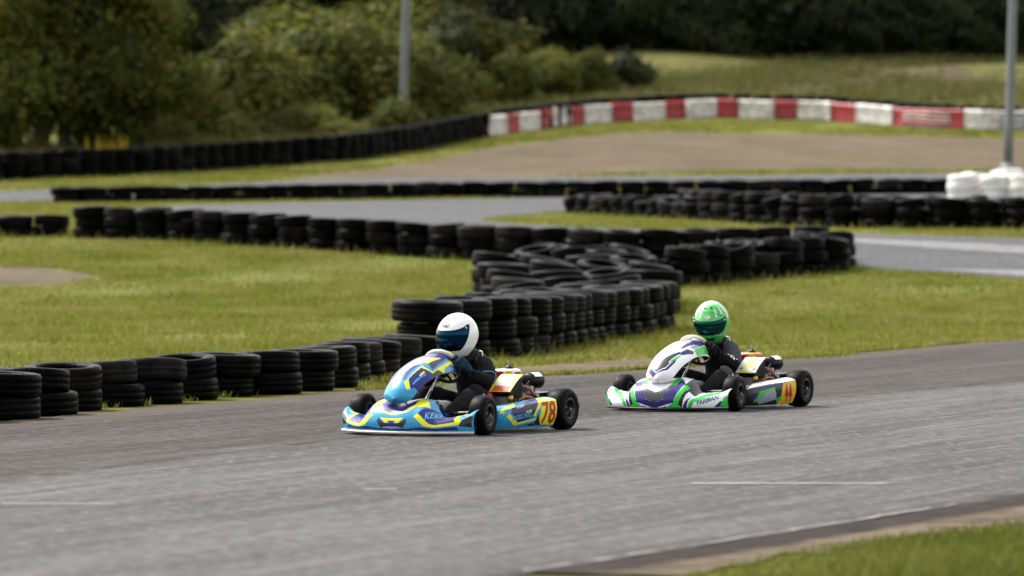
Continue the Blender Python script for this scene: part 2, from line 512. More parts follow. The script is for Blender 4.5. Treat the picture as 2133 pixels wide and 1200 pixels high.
KZ = np.interp(KN, _s, _sz)
def zg(y): return float(np.interp(y, KN, KZ))

DIRT = [[(-5.78, 114.05), (-2.07, 124.5), (-0.22, 132.0), (3.27, 138.5), (8.79, 137.5), (16.41, 134.5), (18.87, 120.65), (5.18, 119.4), (-1.9, 114.3)],
        [(-9.89, 70.7), (-6.64, 70.2), (-5.76, 68.05), (-6.4, 66.2), (-9.37, 66.0)],
        [(8.5, 158), (9.5, 164), (14.5, 166), (15.5, 158), (12, 155.5)],
        [(2.2, 152), (3.0, 158), (6.5, 158), (6.0, 153)],
        [(-0.9, 41.3), (-0.2, 41.0), (1.7, 44.2), (2.4, 46.6), (1.2, 46.2), (0.2, 44.0)]]
xs = np.concatenate([[-500, -200, -80, -40], np.arange(-28, 28.1, 0.7), [40, 80, 200, 500]])
ys = []
for a, bb in zip(KN[:-1], KN[1:]):
    n = 2 if 40 <= a < 190 else 1
    ys += list(np.linspace(a, bb, n + 1)[:-1])
ys.append(KN[-1]); ys = np.array(ys)
gv, gf, dv = [], [], []
for j, y in enumerate(ys):
    for i, x in enumerate(xs):
        z = zg(y)
        if y > 150: z += 0.35 * min(1, (y - 150) / 15) * math.sin(x * 0.35 + y * 0.13) * math.cos(x * 0.13 - y * 0.21)
        gv.append((x, y, z))
        dv.append(1.0 if any(inside(p, x, y) for p in DIRT) else (0.47 if 147 < y < 174 and x > -1 else 0.0))
nx = len(xs)
for j in range(len(ys) - 1):
    for i in range(nx - 1):
        gf.append((j * nx + i, j * nx + i + 1, (j + 1) * nx + i + 1, (j + 1) * nx + i))
ground = mesh('ground', gv, gf, M['ground'], None, True)
att = ground.data.attributes.new('dirt', 'FLOAT', 'POINT'); att.data.foreach_set('value', np.array(dv, dtype=np.float32))
tag(ground, kind='structure')

def drape(name, poly, off, mat):
    bm = bmesh.new()
    bm.faces.new([bm.verts.new((x, y, 0)) for x, y in poly])
    lo, hi = min(p[1] for p in poly), max(p[1] for p in poly)
    for k in KN:
        if lo < k < hi:
            bmesh.ops.bisect_plane(bm, geom=bm.verts[:] + bm.edges[:] + bm.faces[:], plane_co=(0, float(k), 0), plane_no=(0, 1, 0))
    bmesh.ops.recalc_face_normals(bm, faces=bm.faces[:])
    for v in bm.verts: v.co.z = zg(v.co.y) + off
    for f in bm.faces:
        f.normal_update()
        if f.normal.z < 0: f.normal_flip()
    me = bpy.data.meshes.new(name); bm.to_mesh(me); bm.free()
    o = link(name, me, mat, None, True)
    tag(o, kind='structure')
    return o

def dense(line, step=0.5, jit=0.0, seed=1):
    r = random.Random(seed)
    out = []
    for (a, b2) in zip(line[:-1], line[1:]):
        L = math.dist(a, b2); n = max(1, int(L / step))
        for i in range(n):
            t = i / n
            out.append((a[0] + (b2[0] - a[0]) * t + r.uniform(-jit, jit), a[1] + (b2[1] - a[1]) * t + r.uniform(-jit, jit) * 2))
    out.append(line[-1])
    return out

drape('track_road', dense(NEAR, 0.3, 0.03, 3) + dense(FAR, 0.25, 0.07, 4)[::-1], 0.006, M['track'])
ne = dense(NEAR[1:-1], 0.25, 0.02, 9)
drape('dirt_verge', [(x - 0.01, y) for x, y in ne] + dense([(x + 0.06, y - 0.12) for x, y in GRASS_IN[1:6]], 0.2, 0.06, 10)[::-1], 0.012, M['dirt_verge'])
el = dense([(0.06, 18.3), (0.84, 19.9), (1.53, 21.35), (2.1, 22.6)], 0.12, 0.012, 31)
el2 = dense([(0.045, 18.33), (0.825, 19.93), (1.515, 21.38), (2.09, 22.62)], 0.12, 0.012, 32)
drape('edge_line', el + el2[::-1], 0.016, M['worn_line'])
for k, (x, y, L, w) in enumerate([(1.42, 24.35, 0.52, 0.02), (-2.13, 22.6, 0.28, 0.015), (-0.66, 23.8, 0.09, 0.02)]):
    drape('paint_mark', [(x - L, y - L * 0.02), (x + L, y), (x + L * 0.9, y + w), (x - L * 0.95, y + w)], 0.015 + 0.001 * k, M['road_paint'])

# the road behind the infield doubles back round a grass tongue; the third leg runs along the foot of the bank
ROAD2 = [(26, 69), (8.15, 76.4), (5.7, 77.65), (1.08, 80.55), (-0.56, 84.4), (-0.49, 87.05), (1.15, 93.25), (4.08, 98.6), (6.68, 100.65), (12.01, 103.2), (22, 106),
         (22, 111), (11.59, 107.9), (4.61, 105.85), (1.4, 104.3), (-0.68, 102.9), (-3.72, 101.3), (-6.57, 98.6), (-8.2, 94), (-6.6, 86), (-4.65, 80.5), (-1.29, 76.5), (2.47, 73.4), (5.02, 70.4), (7.24, 67.85), (22, 60)]
drape('back_road', ROAD2, 0.012, M['asphalt_far'])
drape('pale_lane', [(4.9, 75.8), (7.0, 73.6), (10, 71.2), (10, 72.6), (7.4, 75.0), (5.0, 76.6)], 0.018, M['asphalt_pale'])
drape('pale_lane', [(6.0, 69.9), (7.4, 68.2), (9, 67.1), (9, 68.8), (7.6, 69.6)], 0.018, M['asphalt_pale'])
drape('bank_road', [(-24, 96), (-10.67, 100.6), (-8.5, 104), (-4.0, 112.0), (1.0, 112.6), (12.04, 112.85), (24, 113), (24, 120), (12.7, 118.6), (4, 116.0), (-4.15, 114.6), (-9.0, 109.4), (-11.54, 108.25), (-24, 106)], 0.012, M['asphalt_far'])

# ------------------------------------------------------------------ tyre barriers
TYRE_PROF = [(0.180, 0.032), (0.200, 0.008), (0.250, 0.0), (0.281, 0.007), (0.292, 0.024), (0.2945, 0.055), (0.2925, 0.059), (0.2925, 0.066), (0.2955, 0.070), (0.2955, 0.100), (0.2925, 0.104),
             (0.2925, 0.111), (0.2945, 0.115), (0.292, 0.146), (0.281, 0.163), (0.250, 0.170), (0.200, 0.162), (0.180, 0.138), (0.20, 0.12), (0.262, 0.11), (0.262, 0.06), (0.20, 0.05)]
tyre_mesh = lathe_mesh('tyre', TYRE_PROF, 26, 'Z', True)
tyre_mesh.materials.append(M['tyre_rubber'])
tyre_mesh.polygons.foreach_set('use_smooth', [True] * len(tyre_mesh.polygons))
plain('tyre_dusty', (0.011, 0.010, 0.0095), 0.6, var=0.7, nscale=7, spec=0.06)
dusty_mesh = tyre_mesh.copy(); dusty_mesh.materials.clear(); dusty_mesh.materials.append(M['tyre_dusty'])
white_mesh = tyre_mesh.copy(); white_mesh.materials.clear(); white_mesh.materials.append(M['tyre_white'])

ORD = ['first', 'second', 'third', 'fourth', 'fifth', 'sixth', 'seventh', 'eighth', 'ninth', 'tenth', 'eleventh', 'twelfth', 'thirteenth', 'fourteenth',
       'fifteenth', 'sixteenth', 'seventeenth', 'eighteenth', 'nineteenth', 'twentieth']
def ordinal(i):
    if i < 20: return ORD[i]
    n = i + 1
    tens = ['twenty', 'thirty', 'forty', 'fifty', 'sixty', 'seventy'][n // 10 - 2]
    return (tens + '-' + ORD[n % 10 - 1]) if n % 10 else tens[:-1] + 'ieth'

def tyre_stack(x, y, n, label, group, s=1.0, me=tyre_mesh, tilt=2.0, rs=None, name='tyre_stack', toptilt=4.0):
    r = rs or random
    t = empty(name, (x, y, zg(y) - 0.005), r.uniform(0, 6.28))
    tag(t, label, 'tyres', group)
    z = 0.0
    for k in range(n):
        o = bpy.data.objects.new('tyre', dusty_mesh if (me is tyre_mesh and r.random() < (0.16 if k == n - 1 else 0.05)) else me); C.objects.link(o)
        o.parent = t
        sk = s * r.choice((0.93, 0.97, 1.0, 1.0, 1.04, 1.07)) * r.uniform(0.99, 1.01)
        top = (k == n - 1)
        tl = toptilt if top else tilt
        o.location = (r.uniform(-0.025, 0.025), r.uniform(-0.025, 0.025), z)
        o.rotation_euler = (R(r.uniform(-tl, tl)), R(r.uniform(-tl, tl)), r.uniform(0, 6.28))
        o.scale = (sk, sk, s * r.uniform(0.98, 1.06))
        z += 0.168 * s
    return t

def along(line, step, start=0.0):
    out = []; acc = -start
    pos = 0.0
    segs = [(a, b2, math.dist(a, b2)) for a, b2 in zip(line[:-1], line[1:])]
    total = sum(s[2] for s in segs)
    d = start
    while d <= total:
        q = d
        for a, b2, L in segs:
            if q <= L:
                t = q / L
                out.append((a[0] + (b2[0] - a[0]) * t, a[1] + (b2[1] - a[1]) * t)); break
            q -= L
        d += step
    return out

rA = random.Random(21)
ROW_A = [(-0.86, 42.6), (-1.02, 41.75), (-1.16, 40.9), (-1.30, 40.1), (-1.40, 39.3), (-1.46, 38.45), (-1.62, 37.7), (-1.86, 37.0), (-2.16, 36.5), (-2.40, 35.8), (-2.62, 35.1), (-2.90, 34.6), (-3.12, 33.8), (-3.24, 33.0), (-3.40, 32.3), (-3.68, 31.8)]
for i, (x, y) in enumerate(ROW_A):
    tyre_stack(x - 0.05, y + 0.1, 2, 'low black tyre stack beside the track, %s ahead of the white-helmeted driver' % ordinal(i), 'low tyre row beside the track', 0.96, tilt=1.5, toptilt=5, rs=rA)
rB = random.Random(22)
ROW_B = along([(-0.80, 45.6), (-0.28, 46.9), (0.16, 48.8), (0.69, 52.0), (1.27, 54.7), (1.66, 57.0)], 0.72)
for i, (x, y) in enumerate(ROW_B):
    tyre_stack(x, y, 3, 'tall tyre stack between the two drivers, %s from the end beside the white helmet' % ordinal(i), 'tall tyre row behind the leading kart', 1.12, tilt=1.0, toptilt=3, rs=rB)
ROW_B2 = [(x - 0.52, y + 0.55) for x, y in ROW_B[4:]]
for y0, x0, x1 in ((56.5, 0.15, 1.0), (58.6, 0.05, 1.9), (60.4, -0.05, 2.0), (62.2, -0.12, 2.1), (64.0, -0.2, 2.2)):
    ROW_B2 += [(x0 + 0.62 * q + rB.uniform(-0.04, 0.04), y0 + rB.uniform(-0.3, 0.3)) for q in range(int((x1 - x0) / 0.62) + 1)]
for i, (x, y) in enumerate(ROW_B2):
    tyre_stack(x, y, 3, 'tyre stack in the packed mass behind the tall row, %s counting away from the track' % ordinal(i), 'packed tyre mass behind the leading kart', 1.08, toptilt=9, rs=rB)
rC = random.Random(23)
i = 0
for dy in (0.0, 0.62):
    for (x, y) in along([(-0.15, 67.3), (1.21, 66.2), (2.2, 66.2), (3.63, 68.2), (4.85, 69.9)], 0.62, 0.3 * (dy > 0)):
        tyre_stack(x, y + dy, 3 if (i % 4) else 2, 'black tyre stack in the jumbled heap above the green helmet, %s along its %s row' % (ordinal(i), 'front' if dy == 0 else 'back'), 'jumbled tyre heap in the infield', 1.0, tilt=4, toptilt=13, rs=rC)
        i += 1
    i = 0
rD = random.Random(24)
for i, (x, y) in enumerate(along([(-6.72, 76.7), (-5.03, 75.7), (-3.45, 74.3), (-0.48, 72.0), (1.64, 70.9), (4.7, 71.9)], 0.6)):
    tyre_stack(x, y, 3, 'black tyre stack, %s along the long wall from the gap in the grass' % ordinal(i), 'long tyre wall across the infield', 1.0, toptilt=5, rs=rD)
for i, (x, y) in enumerate(along([(-7.4, 77.25), (-9.2, 77.0)], 0.6)):
    tyre_stack(x, y, 2, 'low tyre stack beyond the grass gap from the long wall, %s from the gap' % ordinal(i), 'short tyre row beyond the gap', 1.0, rs=rD)
rF = random.Random(25)
for row, dy in (('front', 0.0), ('back', 0.9)):
    for i, (x, y) in enumerate(along([(1.3, 90.9), (3.64, 84.2), (5.26, 80.8), (9.3, 79.3)], 0.62, 0.2 if dy else 0.0)):
        n = 2 if x < 3.2 else 3
        if dy and x > 3.0: n = 3
        tyre_stack(x + dy * 0.3, y + dy, n, 'black tyre stack below the white tyres, %s from the hairpin end of the %s row' % (ordinal(i), row), 'double tyre row above the grass tongue', 1.0, tilt=4, toptilt=12, rs=rF)
rG = random.Random(26)
for i, (x, y) in enumerate(along([(9.5, 106.95), (4.58, 105.75), (-0.69, 104.4), (-5.76, 101.8), (-9.6, 100.2)], 0.59)):
    tyre_stack(x, y, 2, 'black tyre stack below the bare bank, %s along its row from the white tyres' % ordinal(i), 'tyre row below the bare bank', 1.0, rs=rG)
rH = random.Random(27)
for i, (x, y) in enumerate(along([(-0.95, 135.9), (-2.78, 128.9), (-4.54, 124.1), (-6.83, 120.95), (-8.96, 117.1), (-12.08, 113.6), (-13.2, 112.4)], 0.61)):
    tyre_stack(x, y, 4, 'black tyre stack below the bushes, %s from the red and white barrier' % ordinal(i), 'tyre wall below the bushes', 1.0, rs=rH, toptilt=2)
rW = random.Random(28)
for (x, y, n, lab) in [(9.66, 103.3, 3, 'white tyre stack touching the end of the black row'), (10.02, 103.9, 3, 'white painted tyre stack, second from the black row'),
                       (10.38, 103.2, 3, 'white painted tyre stack directly before the tall one'), (10.72, 104.0, 3, 'tallest white painted tyre stack, standing behind the others beside the back road'),
                       (10.95, 103.0, 3, 'white tyre stack in front of the tallest white one'), (11.35, 103.6, 3, 'white tyre stack at the outer end of the painted group')]:
    tyre_stack(x, y, n, lab, 'white painted tyre stacks', 1.2 if y > 103.95 else 1.04, white_mesh, rs=rW, name='white_tyre_stack', tilt=4, toptilt=8)

# ------------------------------------------------------------------ red and white crash barrier on top of the bank
RWL = [(-0.72, 136.75), (0.47, 139.0), (1.47, 141.75), (2.59, 143.5), (4.24, 144.5), (5.96, 145.45), (7.62, 144.95), (9.36, 144.35), (10.94, 142.5), (12.27, 140.5), (13.62, 139.5), (16.0, 139.5)]
RW_SEG = [(1014, 1052, 'w'), (1054, 1079, 'r'), (1081, 1120, 'w'), (1121, 1149, 'r'), (1150, 1189, 'w'), (1191, 1217, 'r'), (1219, 1280, 'w'), (1283, 1324, 'r'), (1327, 1396, 'w'), (1398, 1443, 'r'),
          (1445, 1510, 'w'), (1513, 1556, 'r'), (1558, 1629, 'w'), (1632, 1680, 'r'), (1682, 1750, 'w'), (1753, 1801, 'r'), (1803, 1870, 'w'), (1874, 2007, 'R'), (2010, 2076, 'w'), (2081, 2150, 'B')]
RW_X = [(-0.72 + (a - 1014) / 1126 * 15.7, -0.72 + (b2 - 1014) / 1126 * 15.7, c) for a, b2, c in RW_SEG]
def rw_pt(u):          # the bank-top line at lateral position u
    x = u
    ix = [p[0] for p in RWL]; iy = [p[1] for p in RWL]
    return x, float(np.interp(x, ix, iy))
nW = nR = 0
for a, b2, kind in RW_X:
    n = 6
    P = [Vector((*rw_pt(a + (b2 - a) * k / n), 0)) for k in range(n + 1)]
    base = P[n // 2]
    t = empty('barrier_block', (base.x, base.y + random.uniform(-0.05, 0.05), random.uniform(-0.035, 0.02))); t.rotation_euler = (R(random.uniform(-2, 2)), 0, R(random.uniform(-2.5, 2.5)))
    if kind == 'w':
        lab = 'white barrier block on the bank top, %s white one from the black tyre wall' % ordinal(nW); nW += 1
    elif kind == 'r':
        lab = 'red barrier block on the bank top, %s plain red one from the black tyre wall' % ordinal(nR); nR += 1
    elif kind == 'R': lab = 'long red banner block with white stripes on the bank top'
    else: lab = 'pale banner block with dark blue lines beside the grey pole base'
    tag(t, lab, 'barrier', 'red and white barrier on the bank')
    mat = M['barrier_white'] if kind in 'wB' else M['barrier_red']
    prof = [(0.0, 0.0), (-0.05, 0.03), (-0.035, 0.28), (-0.05, 0.53), (0.0, 0.57), (0.22, 0.57), (0.24, 0.0)]
    vs, fs = [], []
    for k, p in enumerate(P):
        d = (P[min(k + 1, n)] - P[max(k - 1, 0)]).normalized(); nrm = Vector((-d.y, d.x, 0))
        for q, h in prof:
            w = p + nrm * q
            vs.append((w.x - base.x, w.y - base.y, zg(p.y) + h))
    m_ = len(prof)
    for k in range(n):
        for j in range(m_):
            fs.append((k * m_ + j, (k + 1) * m_ + j, (k + 1) * m_ + (j + 1) % m_, k * m_ + (j + 1) % m_))
    fs.append(tuple(range(m_))); fs.append(tuple(n * m_ + j for j in range(m_))[::-1])
    o = mesh('block_body', vs, fs, mat, t); fix_normals(o.data)
    if kind in 'RB':
        for q, (h0, h1, mm) in enumerate([(0.40, 0.45, 'barrier_white'), (0.30, 0.345, 'barrier_white'), (0.20, 0.235, 'barrier_white'), (0.05, 0.10, 'banner_blue')] if kind == 'R' else [(0.42, 0.5, 'banner_blue'), (0.24, 0.3, 'banner_blue'), (0.08, 0.14, 'banner_blue')]):
            sv = []
            for k, p in enumerate(P[1 if kind == 'R' else 0: n]):
                d = (P[-1] - P[0]).normalized(); nrm = Vector((-d.y, d.x, 0))
                w = p - nrm * 0.062
                off = 0.03 * math.sin(k + q)
                sv += [(w.x - base.x, w.y - base.y, zg(p.y) + h0 + off), (w.x - base.x, w.y - base.y, zg(p.y) + h1 + off)]
            L = len(sv) // 2
            mesh('stripe', sv, [(2 * k, 2 * k + 2, 2 * k + 3, 2 * k + 1) for k in range(L - 1)], M[mm], t)
rR = random.Random(30)
for i, (x, y) in enumerate(along([(-0.3, 138.6), (0.6, 140.2), (1.6, 142.5), (2.59, 144.2), (4.24, 145.2), (5.96, 146.1), (7.62, 145.6), (9.36, 145.0), (11.0, 143.2), (12.3, 141.2), (13.7, 140.2), (15.0, 140.2)], 0.66)):
    tyre_stack(x, y, 4, 'black tyre stack behind the red and white barrier, %s from its bushy end' % ordinal(i), 'tyres behind the red and white barrier', 1.0, rs=rR, toptilt=3)

# lamp poles
for (x, y, h, lab) in [(-3.02, 132.4, 14, 'grey metal pole rising out of the bushes'), (12.35, 119.6, 14, 'grey metal pole beside the road at the foot of the bank')]:
    t = empty('lamp_pole', (x, y, zg(y))); t.rotation_euler = (0, R(1.6), 0)
    tag(t, lab, 'pole')
    tube('pole_shaft', [(0, 0, 0.0), (0, 0, 1.2), (0, 0, 7), (0, 0, h)], [0.12, 0.115, 0.10, 0.08], M['grey_pole'], t, 16)
    lathe('base_flange', [(0, 0), (0.28, 0), (0.28, 0.04), (0.19, 0.06), (0.17, 0.2), (0, 0.2)], M['grey_pole'], t, 16)
    box('lamp_head', (0, -0.35, h), (0.3, 0.8, 0.12), M['dark_metal'], t, 0.02)

# ------------------------------------------------------------------ vegetation
def quads_mesh(name, cen, nrm, size, aspect=0.6):
    """one small bent leaf (two triangles) per point"""
    n = len(cen)
    a = rng.normal(size=(n, 3)); a -= nrm * (a * nrm).sum(1, keepdims=True)
    a /= np.linalg.norm(a, axis=1, keepdims=True) + 1e-9
    b2 = np.cross(nrm, a)
    s = size[:, None]
    v = np.empty((n, 4, 3))
    v[:, 0] = cen - a * s
    v[:, 1] = cen + b2 * s * aspect + nrm * s * 0.15
    v[:, 2] = cen + a * s
    v[:, 3] = cen - b2 * s * aspect + nrm * s * 0.15
    return raw_mesh(name, v.reshape(-1, 3), np.arange(4 * n).reshape(n, 4))

def raw_mesh(name, v, f):
    me = bpy.data.meshes.new(name)
    k = f.shape[1]
    me.vertices.add(len(v)); me.vertices.foreach_set('co', v.astype(np.float32).ravel())
    me.loops.add(f.size); me.loops.foreach_set('vertex_index', f.astype(np.int32).ravel())
    me.polygons.add(len(f))
    me.polygons.foreach_set('loop_start', np.arange(0, f.size, k, dtype=np.int32))
    me.polygons.foreach_set('loop_total', np.full(len(f), k, dtype=np.int32))
    me.update(calc_edges=True)
    return me

def crown_mesh(name, lobes, per_m2, size):
    cs, ns, ss = [], [], []
    for (cx, cy, cz, rx, ry, rz) in lobes:
        n = int(per_m2 * 4 * math.pi * ((rx * ry + ry * rz + rx * rz) / 3))
        d = rng.normal(size=(n, 3)); d /= np.linalg.norm(d, axis=1, keepdims=True)
        rad = np.array([rx, ry, rz])
        # lumpy shell with sprigs that stick out and holes
        ph = rng.uniform(0, 6.28, 6)
        lump = 1 + 0.14 * np.sin(d[:, 0] * 5 + ph[0]) * np.sin(d[:, 1] * 6 + ph[1]) + 0.12 * np.sin(d[:, 2] * 7 + ph[2] + d[:, 0] * 4) + 0.08 * np.sin(d[:, 1] * 13 + ph[3]) * np.sin(d[:, 2] * 12 + ph[4])
        q = 1 - np.abs(rng.normal(0, 0.16, n)) + (rng.random(n) < 0.2) * rng.uniform(0, 0.34, n)
        p = d * rad * (lump * q)[:, None] + np.array([cx, cy, cz])
        nn = d + rng.normal(0, 0.55, (n, 3)) + np.array([0, 0, 0.25]); nn /= np.linalg.norm(nn, axis=1, keepdims=True)
        keep = p[:, 2] > 0.02
        cs.append(p[keep]); ns.append(nn[keep]); ss.append(size * rng.uniform(0.55, 1.35, keep.sum()))
    return quads_mesh(name, np.concatenate(cs), np.concatenate(ns), np.concatenate(ss))

def lobes_for(kind, h, w, r):
    L = []
    if kind == 'bush':                       # foliage to the ground
        for _ in range(9):
            a = r.uniform(0, 6.28); rr = r.uniform(0.1, 0.62) * w / 2
            s = r.uniform(0.22, 0.36)
            z = r.uniform(0.2, 0.68) * h * (1 - 0.35 * rr / (w / 2))
            L.append((rr * math.cos(a), rr * math.sin(a), z, s * w * 0.62, s * w * 0.62, s * h * 0.9))
        L.append((0, 0, h * 0.62, w * 0.27, w * 0.27, h * 0.36))
    elif kind == 'tree':
        for _ in range(15):
            a = r.uniform(0, 6.28); z = r.uniform(0.18, 0.88); env = math.sin(math.pi * min(0.97, z * 0.85 + 0.12)) ** 0.6
            rr = r.uniform(0.2, 0.75) * w / 2 * env
            s = r.uniform(0.16, 0.26) * w
            L.append((rr * math.cos(a), rr * math.sin(a), z * h, s, s, s * 0.85))
        L.append((0, 0, h * 0.55, w * 0.3, w * 0.3, h * 0.3))
    else:                                    # conifer: tiers that shrink upwards
        for k in range(11):
            z = 0.08 + k / 11 * 0.9
            for q in range(max(1, int(5 * (1.1 - z)))):
                a = r.uniform(0, 6.28); rr = (1.05 - z) * w * 0.32
                s = (1.1 - z) * w * 0.22 + 0.12
                L.append((rr * math.cos(a), rr * math.sin(a), z * h, s * 1.2, s * 1.2, s * 0.6))
    return L

def trunk_mesh(name, h, w, kind, r):
    vs, fs = [], []
    def add(pts, rads, seg=7):
        v, f = tube_data(pts, rads, seg); o = len(vs)
        vs.extend(v); fs.extend([tuple(i + o for i in q) for q in f])
    r0 = 0.035 * h if kind != 'bush' else 0.025 * h
    add([(0, 0, -0.1), (0.02 * h, 0, 0.3 * h), (-0.01 * h, 0.01 * h, 0.6 * h), (0, 0, 0.9 * h)], [r0, r0 * 0.75, r0 * 0.45, r0 * 0.12])
    for k in range(7):
        a = r.uniform(0, 6.28); z = r.uniform(0.15, 0.6) * h
        e = Vector((math.cos(a) * w * 0.36, math.sin(a) * w * 0.36, z + r.uniform(0.1, 0.25) * h))
        add([(0, 0, z), (e.x * 0.5, e.y * 0.5, z + (e.z - z) * 0.35), e], [r0 * 0.4, r0 * 0.28, r0 * 0.08], 5)
    me = bpy.data.meshes.new(name); me.from_pydata([tuple(v) for v in vs], [], fs); me.update()
    me.materials.append(M['bark'])
    return me

PROTO = {}
rv = random.Random(5)
for key, kind, h, w, dens, size in [('bushA', 'bush', 3.0, 4.2, 150, 0.085), ('bushB', 'bush', 2.6, 3.6, 150, 0.08), ('bushC', 'bush', 1.7, 2.4, 190, 0.07),
                                    ('treeA', 'tree', 7.5, 5.0, 95, 0.115), ('treeB', 'tree', 8.5, 6.0, 85, 0.12), ('treeC', 'tree', 6.5, 4.6, 100, 0.11),
                                    ('firA', 'fir', 10.0, 4.6, 95, 0.13), ('firB', 'fir', 9.0, 4.0, 95, 0.13)]:
    PROTO[key] = (crown_mesh('crown', lobes_for(kind, h, w, rv), dens, size), trunk_mesh('trunk', h, w, kind, rv), h)

CROWN_MATS = {}
def plant(name, key, x, y, h, mat, label, group, cat, sx=1.0):
    cm, tm, h0 = PROTO[key]
    ck = (key, mat)
    if ck not in CROWN_MATS:
        c2 = cm.copy(); c2.materials.clear(); c2.materials.append(M[mat]); CROWN_MATS[ck] = c2
    t = empty(name, (x, y, zg(y) - 0.05), rv.uniform(0, 6.28))
    s = h / h0
    t.scale = (s * sx, s * sx, s)
    tag(t, label, cat, group)
    for nm, me in (('trunk', tm), ('crown', CROWN_MATS[ck])):
        o = bpy.data.objects.new(nm, me); C.objects.link(o); o.parent = t
    return t

# hedge side: dark trees, then a bank of olive bushes
for i, (x, y, key, h, mat, lab) in enumerate([
    (-13.2, 119.5, 'treeA', 6.2, 'leaf_mid', 'broad leafy tree at the outer edge of the wood above the black tyres'),
    (-11.3, 121.8, 'treeC', 6.6, 'leaf_mid', 'bushy tree next to the outermost tree above the black tyres'),
    (-9.9, 122.8, 'treeB', 6.0, 'leaf_mid', 'dense tree with yellow flowers under it'),
    (-12.4, 126.0, 'treeB', 8.0, 'leaf_mid', 'taller tree rising behind the outermost trees'),
    (-10.2, 131.0, 'treeA', 8.5, 'leaf_dark', 'dark tall tree behind the tree with yellow flowers'),
    (-14.8, 127.0, 'treeC', 8.0, 'leaf_mid', 'tree half cut off by the edge of the view')]):
    plant('tree', key, x, y, h, mat, lab, 'trees at the end of the black tyre wall', 'tree', 0.95)
for i, (x, y, key, h, mat, lab) in enumerate([
    (-8.6, 129.0, 'bushA', 2.3, 'leaf_olive', 'olive bush beside the dark leafy trees'),
    (-7.2, 133.5, 'bushA', 3.2, 'leaf_olive', 'big rounded olive bush, second from the dark trees'),
    (-5.6, 136.0, 'bushB', 3.4, 'leaf_mid', 'tall green bush in the middle of the olive bank'),
    (-4.2, 137.0, 'bushA', 3.3, 'leaf_olive', 'broad olive bush just before the grey pole'),
    (-2.9, 138.0, 'bushB', 2.8, 'leaf_olive', 'rounded bush at the foot of the grey pole'),
    (-9.2, 126.0, 'bushC', 1.3, 'leaf_olive', 'small pale bush below the big olive bushes'),
    (-7.4, 127.5, 'bushC', 1.2, 'leaf_olive', 'low straggly bush above the middle of the black tyres'),
    (-5.2, 130.5, 'bushC', 1.3, 'leaf_olive', 'low olive bush in the long grass above the tyres'),
    (-3.1, 131.2, 'bushC', 1.45, 'leaf_mid', 'small green bush in front of the pole'),
    (-1.9, 150.0, 'treeC', 3.2, 'leaf_dark', 'dark round tree just past the pole'),
    (0.0, 150.0, 'bushB', 1.75, 'leaf_mid', 'green bush behind the first white barrier blocks'),
    (1.2, 152.0, 'bushA', 1.65, 'leaf_olive', 'olive bush behind the first red barrier blocks'),
    (2.5, 153.5, 'bushA', 1.5, 'leaf_mid', 'broad bush at the edge of the grass slope'),
    (3.7, 155.5, 'bushC', 1.35, 'leaf_dark', 'small dark bush alone on the grass slope'),
    (5.6, 147.6, 'bushC', 0.55, 'leaf_mid', 'tiny bush peeping over the top of the barrier')]):
    plant('bush', key, x, y, h, mat, lab, 'bushes on the bank', 'bush', 1.05)
n_s = 0
for row, (ya, yb, xa, xb, ha, hb, cnt) in enumerate(((127.5, 131, -9.6, -3.6, 0.8, 1.3, 7), (134, 138, -8.8, -1.8, 1.4, 2.1, 7), (141, 147, -9.0, -1.6, 1.9, 2.7, 7), (151, 158, -8.5, -1.6, 2.2, 3.2, 7))):
    for q in range(cnt):
        fx = (q + rv.uniform(0.2, 0.8)) / cnt
        x = xa + (xb - xa) * fx
        plant('scrub_bush', rv.choice(['bushA', 'bushB', 'bushC']), x, ya + (yb - ya) * fx + rv.uniform(-0.8, 0.8), rv.uniform(ha, hb), rv.choice(['leaf_olive', 'leaf_olive', 'leaf_mid']),
              'scrub bush, %s from the dark trees in the %s line up the bank' % (ordinal(q), ORD[row]), 'scrub merging over the bank', 'bush', rv.uniform(1.1, 1.6))
def wood_label(i, kind): return 'dark %s in the hill wood, %s counting from the bushy end' % (kind, ordinal(i))
wood = []
for i in range(13): wood.append((-9.5 + i * 2.35 + rv.uniform(-0.5, 0.5), 172 + rv.uniform(0, 4) - (10 if i < 3 else 0)))
for i in range(11): wood.append((-12 + i * 3.1 + rv.uniform(-0.6, 0.6), 184 + rv.uniform(0, 6)))
wood.sort()
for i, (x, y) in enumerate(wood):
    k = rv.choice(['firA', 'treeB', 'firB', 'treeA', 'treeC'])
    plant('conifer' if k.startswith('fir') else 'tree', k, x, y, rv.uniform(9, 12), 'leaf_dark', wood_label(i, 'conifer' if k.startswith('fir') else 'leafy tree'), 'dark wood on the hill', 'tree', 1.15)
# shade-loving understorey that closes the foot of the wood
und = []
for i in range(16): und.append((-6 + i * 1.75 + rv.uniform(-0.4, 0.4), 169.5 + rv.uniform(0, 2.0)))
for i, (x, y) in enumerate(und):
    plant('bush', rv.choice(['bushA', 'bushB']), x, y, rv.uniform(2.4, 3.6), 'leaf_dark', 'dark bush along the foot of the wood, %s from the pole in the bushes' % ordinal(i), 'bushes at the foot of the wood', 'bush', 1.2)

